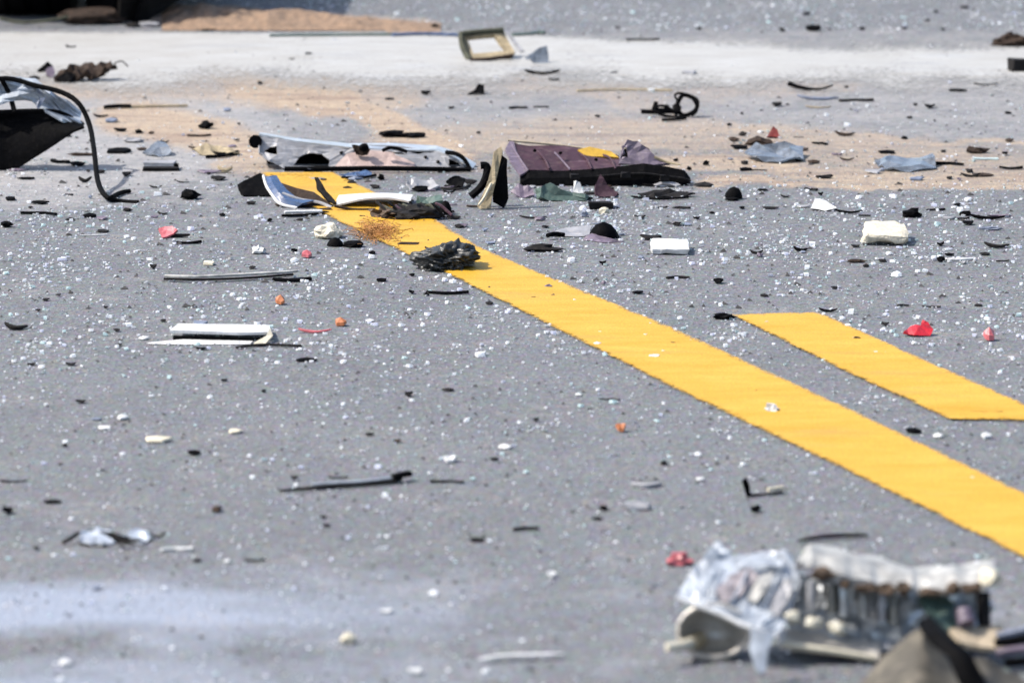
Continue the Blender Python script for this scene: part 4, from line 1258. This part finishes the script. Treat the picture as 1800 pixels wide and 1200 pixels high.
def near_lump():
    B = 1290
    t = thing('brown_housing', 1660, 1285, 'blurred brown plastic housing with a black strap nearest the camera', 'car part')
    Y0 = G(900, B).y
    g = []
    for i in range(10):
        u = i / 9
        row = []
        for j in range(22):
            v = j / 21
            x = 1480 + v * 360 - 30 * (1 - u)*(v < .3)
            crest = float(np.interp(x, [1450, 1500, 1530, 1562, 1590, 1618, 1645, 1672, 1700, 1745, 1800, 1850], [1262, 1222, 1190, 1146, 1112, 1088, 1092, 1112, 1136, 1150, 1186, 1200])) + 9 * noise.noise(Vector((x * .05, 2, 3)))
            y = crest + (1292 - crest) * u
            row.append((x + (u * -26 if v < .2 else 0), y, .09 - .10 * math.sin(u * 1.5)))
        g.append(row)
    place('housing_shell', loft(g, B, .01, amp=.016, nscale=13), 'softbrown', t, True)
    place('black_strap', loft([[(1612, 1092, .075), (1634, 1080, .08), (1652, 1096, .08)], [(1630, 1118, .03), (1652, 1112, .025), (1678, 1122, .03)], [(1664, 1150, .0), (1690, 1148, -.008), (1708, 1148, .0)], [(1688, 1205, -.018), (1714, 1203, -.024), (1734, 1200, -.02)], [(1700, 1285, -.025), (1728, 1286, -.03), (1750, 1284, -.025)]], B, .01), 'black', t, True)
    t2 = thing('bundled_cable', 1780, 1170, 'grey and black bundled cables at the lower right corner', 'cable')
    for i, (pts, m_) in enumerate([([(1752, 1118, .02), (1780, 1112, .02), (1830, 1098, .02)], 'bluegrey'), ([(1748, 1130, .01), (1782, 1126, .01), (1830, 1116, .01)], 'black'), ([(1752, 1148, 0), (1785, 1142, 0), (1830, 1140, 0)], 'purplelight'), ([(1766, 1164, -.01), (1790, 1162, -.01), (1830, 1158, -.01)], 'black')]):
        place('cable', ptube(pts, 1175, 8, sides=8), m_, t2, True)
    o = place('white_splinter', gtube([(842, 1158), (880, 1152), (940, 1150), (990, 1148)], 9, sides=6, flat=.35, taper=lambda q: .35 + 2.4 * q * (1 - q)), 'white')
    tag(o, 'blurred white splinter at the bottom centre of the near lane', 'fragment')
near_lump()

# ================================================================== loose chips, each a thing with its own label
LAND = [('the white slotted plank', 380, 590), ('the long pale stick', 405, 485), ('the crumpled black bag', 785, 455), ('the purple plastic tray', 1050, 290), ('the silver bumper bracket', 640, 275),
        ('the tan edged standing panel', 872, 320), ('the cream foam block', 1560, 412), ('the flat white block', 1178, 436), ('the bright red shard', 1615, 578), ('the red lens piece', 297, 407),
        ('the tip of the short yellow dash', 1300, 556), ('the ringed bracket', 1185, 195), ('the tan metal frame', 855, 82), ('the foot of the rubber trim', 195, 348), ('the grey rod', 605, 848),
        ('the crumpled foil', 195, 942), ('the broken headlight', 1420, 1050), ('the black L bracket', 1338, 860), ('the mushroom stub', 1290, 340), ('the red triangle', 1360, 235),
        ('the clear sheet on the sand', 1362, 270), ('the sand heap', 480, 38), ('the jagged brown lump', 1778, 68), ('the curved black strip', 1425, 152), ('the black wedge', 838, 157),
        ('the black body corner', 60, 250), ('the ragged black brown scrap', 150, 128), ('the pale foam lump', 578, 405), ('the black domed cap', 1060, 408), ('the torn fender', 540, 345),
        ('the grey block', 280, 292), ('the dark ended tan strip', 257, 188), ('the wrecked car', 150, 25), ('the white wedge fragment', 1448, 360), ('the flattened clear sheet', 1592, 287),
        ('the green strip', 585, 62), ('the short dash far corner', 1760, 725), ('the white splinter', 915, 1152), ('the jagged black strip', 708, 235)]
SHAPE = {'s': 'flat chip', 'b': 'thin strip', 'c': 'curved sliver', 'd': 'domed bit', 'l': 'ragged lump'}
COLW = {'k': 'black', 'd': 'dark grey', 'n': 'brown', 'u': 'blue grey', 'w': 'white', 'c': 'cream', 'r': 'red', 'o': 'orange', 't': 'tan', 'p': 'pink', 'g': 'teal', 'v': 'purple', 'y': 'silver grey'}
COLM = {'k': 'black', 'd': 'dark', 'n': 'brown', 'u': 'bluegrey', 'w': 'white', 'c': 'cream', 'r': 'red', 'o': 'orange', 't': 'tan', 'p': 'pink', 'g': 'crumbteal', 'v': 'purplelight', 'y': 'greymetal'}
CH = '''115 77 132 86 k c;452 140 462 150 k s;349 210 373 227 k l;389 188 408 196 u s;236 227 250 235 k l;259 229 271 236 n s;328 234 368 242 n b;330 256 390 265 n c;181 256 229 271 k s;
363 264 418 276 k b;88 279 120 289 k b;118 283 152 293 k s;347 50 379 56 k s;138 308 159 321 d c;154 339 163 349 u s;212 300 231 311 d s;317 332 350 352 k l;34 368 99 379 k b;0 387 22 400 k l;
142 372 168 383 k s;168 402 193 409 d s;140 410 187 415 w b;287 411 336 418 k s;303 421 352 431 k b;385 372 397 380 k s;369 309 401 318 d s;362 300 371 307 d s;383 288 406 304 t c;7 344 30 353 k s;
112 382 133 388 d s;468 380 479 390 k s;443 430 465 447 w l;350 454 379 467 c s;510 433 524 443 k s;527 436 551 454 p s;436 467 450 473 d s;479 486 544 498 k b;262 462 276 473 d s;341 610 365 616 k s;
513 626 565 636 k s;7 564 45 581 d c;62 540 71 548 d s;96 514 107 521 d s;72 522 87 529 d s;182 535 190 543 d s;45 636 62 643 d s;114 636 134 643 d s;524 576 582 586 p c;482 514 503 536 o s;586 553 610 574 o s;
458 681 468 690 d s;388 664 400 671 d s;660 487 681 496 k s;750 509 824 520 k b;852 529 867 536 d s;919 428 983 443 d l;1172 481 1212 491 d b;1253 487 1275 499 k s;776 681 800 688 d s;708 687 727 698 d s;
1053 698 1090 704 d b;1124 412 1168 423 d s;833 617 855 626 w s;936 734 948 741 d s;1080 738 1102 760 o s;131 701 152 709 d s;157 732 179 739 u s;201 725 227 739 w s;169 747 195 756 w s;250 763 303 778 c s;
400 751 427 763 c s;327 790 355 801 k s;107 778 119 786 d s;0 842 45 849 d b;74 876 112 885 d s;0 887 24 904 k s;367 888 393 902 n s;565 919 582 926 d s;337 980 355 988 d s;429 980 465 988 d b;392 979 406 990 w s;
283 956 337 970 w b;510 835 524 844 d s;577 835 611 842 d b;160 1028 177 1037 u s;57 959 69 967 d s;756 839 815 850 d b;903 920 947 933 d b;822 942 853 953 d s;1053 887 1071 898 k s;1091 876 1152 898 y s;
1112 843 1159 860 y b;1159 808 1174 817 d s;873 779 899 790 w s;778 795 804 814 w s;1170 969 1214 995 p l;1170 969 1214 995 p s;1255 549 1292 562 k l;1440 540 1473 549 k c;1548 564 1565 573 d s;1592 749 1624 762 k s;
1321 885 1338 900 k l;1708 720 1763 728 n b;1343 708 1370 726 w l;1410 17 1428 28 k s;1413 39 1446 56 k s;1368 48 1383 56 d s;1453 48 1463 53 d s;1509 47 1522 54 k s;1585 45 1595 52 d s;1652 48 1663 54 d s;
1641 16 1651 23 k s;1688 9 1704 16 k s;1624 33 1637 38 d s;1483 148 1494 156 k s;1355 176 1377 188 d s;1402 166 1476 177 u c;1476 171 1537 180 d b;1416 185 1462 191 t c;1666 154 1704 162 k s;1713 145 1756 152 d c;
1626 182 1646 191 k s;1766 193 1781 201 k s;1594 202 1605 209 d s;1605 179 1614 186 d s;1301 196 1308 202 d s;1277 215 1288 222 k s;1469 229 1504 240 n c;1310 240 1355 257 n l;1284 254 1320 263 k s;1280 240 1300 249 n s;
1399 275 1410 285 k l;1420 280 1442 288 n s;1542 261 1578 271 k s;1697 258 1738 270 n l;1760 264 1775 274 k s;1638 281 1694 292 k b;1713 275 1756 283 g b;1761 291 1800 300 k b;1708 302 1750 311 n s;1298 291 1324 301 k s;
1236 281 1247 291 k l;1766 241 1784 250 n s;1299 361 1310 368 k s;1438 336 1447 345 k s;1469 367 1517 376 k c;1587 366 1620 383 k l;1630 364 1662 372 k b;1675 356 1691 363 k s;1688 370 1708 380 k l;1706 375 1769 387 k c;
1396 431 1420 443 k c;1534 387 1548 394 k s;1495 429 1514 435 d s;1647 424 1660 433 k s;1732 424 1776 437 d c;1648 450 1662 460 k l;1662 450 1716 460 w b;1722 443 1742 449 d s;1517 462 1529 470 d s;1543 454 1560 461 d s;
1336 514 1352 522 d s;1460 502 1474 508 d s;1579 532 1598 539 d b;1623 535 1654 542 d b;1711 532 1729 539 d s;1728 570 1752 600 p s;1101 65 1160 75 k b;922 121 985 133 k c;964 137 986 143 k s;737 157 758 168 k s;
787 185 799 192 d s;896 185 927 192 d b;938 185 964 190 d b;1014 152 1182 162 t b;1195 120 1229 134 y s;1072 124 1088 131 d s;1080 45 1092 50 d s;1223 44 1234 53 d s;1045 199 1055 207 d s;757 40 772 52 k l;534 90 550 98 k s;
508 101 518 107 d s;675 171 693 176 d s;913 378 961 385 d c;949 396 967 401 k s;1113 378 1136 385 d s;1020 367 1033 381 u l;1207 291 1216 300 k l;1184 277 1192 284 k l;410 243 422 249 d s;416 214 424 220 d s;836 228 846 236 k s;
860 176 866 181 d s;610 316 628 325 d s;650 324 670 332 d s;664 305 676 317 k l;820 312 832 320 d s;600 306 640 317 u s;430 352 450 360 d s;280 560 292 566 d s;198 577 212 583 d s;200 603 214 609 d s;1500 1010 1520 1020 d s;
1380 1060 1400 1066 d s;100 1155 126 1170 w s;598 1110 626 1132 c l;715 1172 742 1186 w s;664 1068 694 1078 w s;960 1000 982 1016 w s;1040 908 1060 914 d s;1140 622 1160 630 w s;1040 600 1060 608 w s;1640 760 1660 770 w s;
1725 755 1745 772 w s;560 905 576 911 d s;860 803 878 810 d s;690 770 706 778 n s;1010 690 1024 696 w s;930 520 946 526 n s;640 560 660 566 w s;1222 838 1240 846 w s;240 590 262 598 w s;1176 600 1192 606 n s;1322 684 1338 690 n s;
1500 590 1514 598 n s;640 760 660 766 d s'''  # one black row, right of the red lens piece, models its cast shadow
_r = random.Random(31)
for (bx0, by0, bx1, by1, n_) in ((480, 300, 870, 402, 34), (900, 318, 1260, 400, 26), (1260, 232, 1790, 322, 24), (10, 205, 420, 400, 26), (1290, 335, 1790, 470, 22), (640, 405, 1240, 520, 16)):
    for _ in range(n_):
        x_, y_ = _r.uniform(bx0, bx1), _r.uniform(by0, by1)
        w_ = _r.uniform(8, 24) if _r.random() < .75 else _r.uniform(24, 46)
        h_ = _r.uniform(4.5, 9) if w_ < 24 else _r.uniform(5, 10)
        CH += ';%.0f %.0f %.0f %.0f %s %s' % (x_ - w_ / 2, y_ - h_, x_ + w_ / 2, y_, _r.choice('kkkddnuvy'), _r.choice('sslbc' if w_ > 14 else 'ssl'))
def rel(px, py):
    """Candidate place phrases, nearest landmarks first."""
    outp = []
    for nm, lx, ly in LAND:
        dx, dy = px - lx, (py - ly) * 1.8
        outp.append((math.hypot(dx, dy), nm, dx, dy))
    outp.sort()
    ph = []
    for d, nm, dx, dy in outp[:9]:
        a_ = math.degrees(math.atan2(-dy, dx)) % 360
        k = int((a_ + 22.5) // 45) % 8
        w_ = ['right of', 'behind and right of', 'behind', 'behind and left of', 'left of', 'in front and left of', 'in front of', 'in front and right of'][k]
        dist = 'close ' if d < 70 else ''
        if w_.startswith('in front') and dist: dist = 'just '
        ph.append(f'{dist}{w_} {nm}')
    return ph
used = {}
rng = random.Random(77)
for row in CH.replace('\n', '').split(';'):
    x0, y0, x1, y1, c, k = row.split()
    x0, y0, x1, y1 = map(float, (x0, y0, x1, y1))
    s = mpp(y1)
    wpx, hpx = x1 - x0, y1 - y0
    wx = wpx * s
    H = hpx * s
    sp = CAM_H / G(900, y1).length                   # foreshortening of the ground here
    frac = {'s': .55, 'b': .5, 'c': .6, 'd': .8, 'l': .75}[k]
    hz = max(H * frac * 1.15, .002)
    dy = min(max(H * (1 - frac) / sp, wx * .25), wx * 1.1, .06)
    p = G((x0 + x1) / 2, y1) + Vector((0, dy / 2, 0))
    rz = rng.uniform(-.25, .25)
    m_ = COLM[c]
    if k == 's':
        vf = shard(p, wx * 1.05, dy * 1.1, hz * 1.15, rng, n=rng.choice([5, 6, 7, 8]), ragged=.3, bend=rng.choice([.2, .8, 1.4]), rz=rz * .6)
    elif k == 'b':
        z0 = hz * .3
        e1, e2 = rng.uniform(-.5, .5) * dy, rng.uniform(-.5, .5) * dy
        vf = tube([(p.x - wx / 2, p.y + e1, z0 * rng.uniform(.6, 1.6)), (p.x - wx * .1, p.y, z0), (p.x + wx * .2, p.y + e1 * .2, z0), (p.x + wx / 2, p.y + e2, z0 * rng.uniform(.6, 2))], hz * .85, sides=6, flat=.8, taper=lambda q, r0=rng.uniform(.5, 1), r1=rng.uniform(.5, 1): r0 + (r1 - r0) * q, smoothing=3)
    elif k == 'c':
        vf = tube([(p.x - wx / 2, p.y, hz * .95), (p.x - wx * .25, p.y - dy * .2, hz * .45), (p.x + wx * .1, p.y - dy * .3, hz * .25), (p.x + wx / 2, p.y + dy * .2, hz * rng.uniform(.3, .9))], hz * .45, sides=6, taper=lambda q: .4 + 1.2 * q * (1 - q) * 2, smoothing=3)
    elif k == 'd':
        vf = dome(p, wx, dy, hz, rng)
    else:
        vf = lump(p, (wx, dy, hz * 1.15), seed=rng.randrange(99), sub=2, rough=.55, freq=2.0)
    nm = {'s': 'plastic_chip', 'b': 'plastic_strip', 'c': 'curved_sliver', 'd': 'domed_fragment', 'l': 'ragged_lump'}[k]
    o = place(nm, vf, m_, smooth=(k in 'bcd'))
    size = 'tiny ' if wpx < 15 else 'small ' if wpx < 32 else 'long ' if wpx > 55 else ''
    lab = None
    for ph in rel((x0 + x1) / 2, (y0 + y1) / 2):
        cand = f'{size}{COLW[c]} {SHAPE[k]} {ph}'
        if cand not in used and len(cand.split()) <= 16:
            lab = cand
            break
    if lab is None:
        lab = cand
        print('DUP', lab)
    used[lab] = 1
    tag(o, lab, 'debris' if k != 'b' else 'strip', 'loose debris chips on the road')

# ================================================================== glass crumbs and grit
def crumb_mesh(seed):
    r = random.Random(seed)
    bm = bmesh.new()
    bmesh.ops.create_cube(bm, size=1)
    for v in bm.verts:
        v.co = Vector((v.co.x * r.uniform(.75, 1.2), v.co.y * r.uniform(.75, 1.2), (v.co.z + .5) * r.uniform(.6, 1.0))) + Vector((r.uniform(-.15, .15), r.uniform(-.15, .15), 0))
    bmesh.ops.triangulate(bm, faces=bm.faces)
    me = bpy.data.meshes.new('glass_crumb')
    bm.to_mesh(me)
    bm.free()
    return me
crumb_meshes = []
for i in range(12):
    me = crumb_mesh(i)
    me.materials.append(MATS[['crumb', 'crumb', 'crumb', 'crumbteal', 'crumbblue', 'crumb'][i % 6]])
    crumb_meshes.append(me)

def density(px, py):
    n_ = .35 + 1.5 * max(0, noise.noise(Vector((px / 160, py / 60, 3)))) + 1.6 * max(0, noise.noise(Vector((px / 45, py / 18, 7))) - .1)
    if py < 56: d = 2.2 if px > 300 + max(0, py - 8) * 2 and not (px < 760 and py > 10 + 34 * (px - 285) / 490) else 0
    elif py < 180: d = .10
    elif py < 325: d = .26 if not (830 < px < 1250) else .12
    elif py < 470: d = 1.0 if px > 850 else (.8 if px < 560 else .4)
    elif py < 620: d = .55
    elif py < 760: d = .28
    elif py < 900: d = .13
    elif py < 1010: d = .07
    else: d = .025
    if 330 < py < 400 and 930 < px < 1280: d *= 1.5
    if 285 < py < 315 and px < 95: d = 1.3
    # thinner on the yellow paint
    if 480 + .495 * (px - 780) > py > 440 + .447 * (px - 850) and px > 640: d *= .12
    if 560 + .475 * (px - 1290) > py > 553 + .44 * (px - 1440) and px > 1290: d *= .12
    return d * n_
rng = random.Random(5)
crumbs = []
while len(crumbs) < 6800:
    px, py = rng.uniform(-60, 1860), rng.uniform(-20, 1230)
    if rng.random() * 2.0 > density(px, py):
        continue
    size = rng.choice([.0016, .002, .0025, .003, .0035, .0045]) * rng.uniform(.8, 1.2)
    if rng.random() < .07: size *= 1.6
    if py > 650: size *= .78
    crumbs.append((size / mpp(py), px, py, size, rng.randrange(12), rng.uniform(0, 6.28), rng.uniform(.7, 1.7)))
crumbs.sort(reverse=True)
vis = [c for c in crumbs if -2 < c[1] < 1802 and 0 < c[2] < 1196]
big = vis[:300]
bigset = set(id(c) for c in big)
for i, (ap, px, py, size, k, rz, st) in enumerate(big):
    o = bpy.data.objects.new('glass_crumb', crumb_meshes[k])
    COL.objects.link(o)
    o.location = G(px, py)
    o.rotation_euler = (0, 0, rz)
    o.scale = (size * st, size, size * .9)
    tag(o, 'pale crumb of shattered safety glass lying loose on the road', 'glass crumb', 'shattered safety glass crumbs')
V, Fc, Mi = [], [], []
mi_of = {'crumb': 0, 'crumbteal': 1, 'crumbblue': 2}
def add_crumb(px, py, size, k, rz, st):
    me = crumb_meshes[k]
    p = G(px, py)
    C, S_ = math.cos(rz), math.sin(rz)
    b = len(V)
    for v in me.vertices:
        x, y, z = v.co.x * size * st, v.co.y * size, v.co.z * size * .9
        V.append((p.x + x * C - y * S_, p.y + x * S_ + y * C, z))
    for f in me.polygons:
        Fc.append(tuple(i + b for i in f.vertices))
        Mi.append(mi_of[me.materials[0].name])
for c in crumbs:
    if id(c) not in bigset:
        add_crumb(*c[1:])
n_ = 0
while n_ < 12500:                                     # splinters a millimetre or two across
    px, py = rng.uniform(-60, 1860), rng.uniform(-30, 1230)
    if rng.random() * 2.0 > density(px, py) + .12:
        continue
    add_crumb(px, py, rng.uniform(.0010, .0022), rng.randrange(12), rng.uniform(0, 6.28), rng.uniform(.7, 1.6))
    n_ += 1
me = bpy.data.meshes.new('glass_splinters')
me.from_pydata(V, [], Fc)
for k in ('crumb', 'crumbteal', 'crumbblue'):
    me.materials.append(MATS[k])
me.polygons.foreach_set('material_index', Mi)
o = bpy.data.objects.new('glass_splinters', me)
COL.objects.link(o)
tag(o, 'fine scatter of shattered safety glass over the whole road', kind='stuff')

V, Fc = [], []
for i in range(7000):
    px, py = rng.uniform(-60, 1860), rng.uniform(-20, 1230)
    if rng.random() > (.75 if py < 560 else .35 if py < 900 else .15) : continue
    p = G(px, py)
    sz = rng.uniform(.001, .0030) * (2.0 if rng.random() < .14 and py < 560 else 1)
    b = len(V)
    wx = rng.uniform(.8, 2.2)
    for dx, dy, dz in ((-1, -.6, 0), (1, -.7, 0), (.9, .8, 0), (-.8, .7, 0), (rng.uniform(-.5, .5), rng.uniform(-.3, .3), 1)):
        V.append((p.x + dx * sz * wx * .6, p.y + dy * sz, dz * sz * .8 + .0004))
    Fc += [(b, b + 1, b + 4), (b + 1, b + 2, b + 4), (b + 2, b + 3, b + 4), (b + 3, b, b + 4), (b + 3, b + 2, b + 1, b)]
me = bpy.data.meshes.new('dark_grit')
me.from_pydata(V, [], Fc)
me.materials.append(MATS['grit'])
o = bpy.data.objects.new('dark_grit', me)
COL.objects.link(o)
tag(o, 'fine dark grit and plastic dust scattered over the road', kind='stuff')
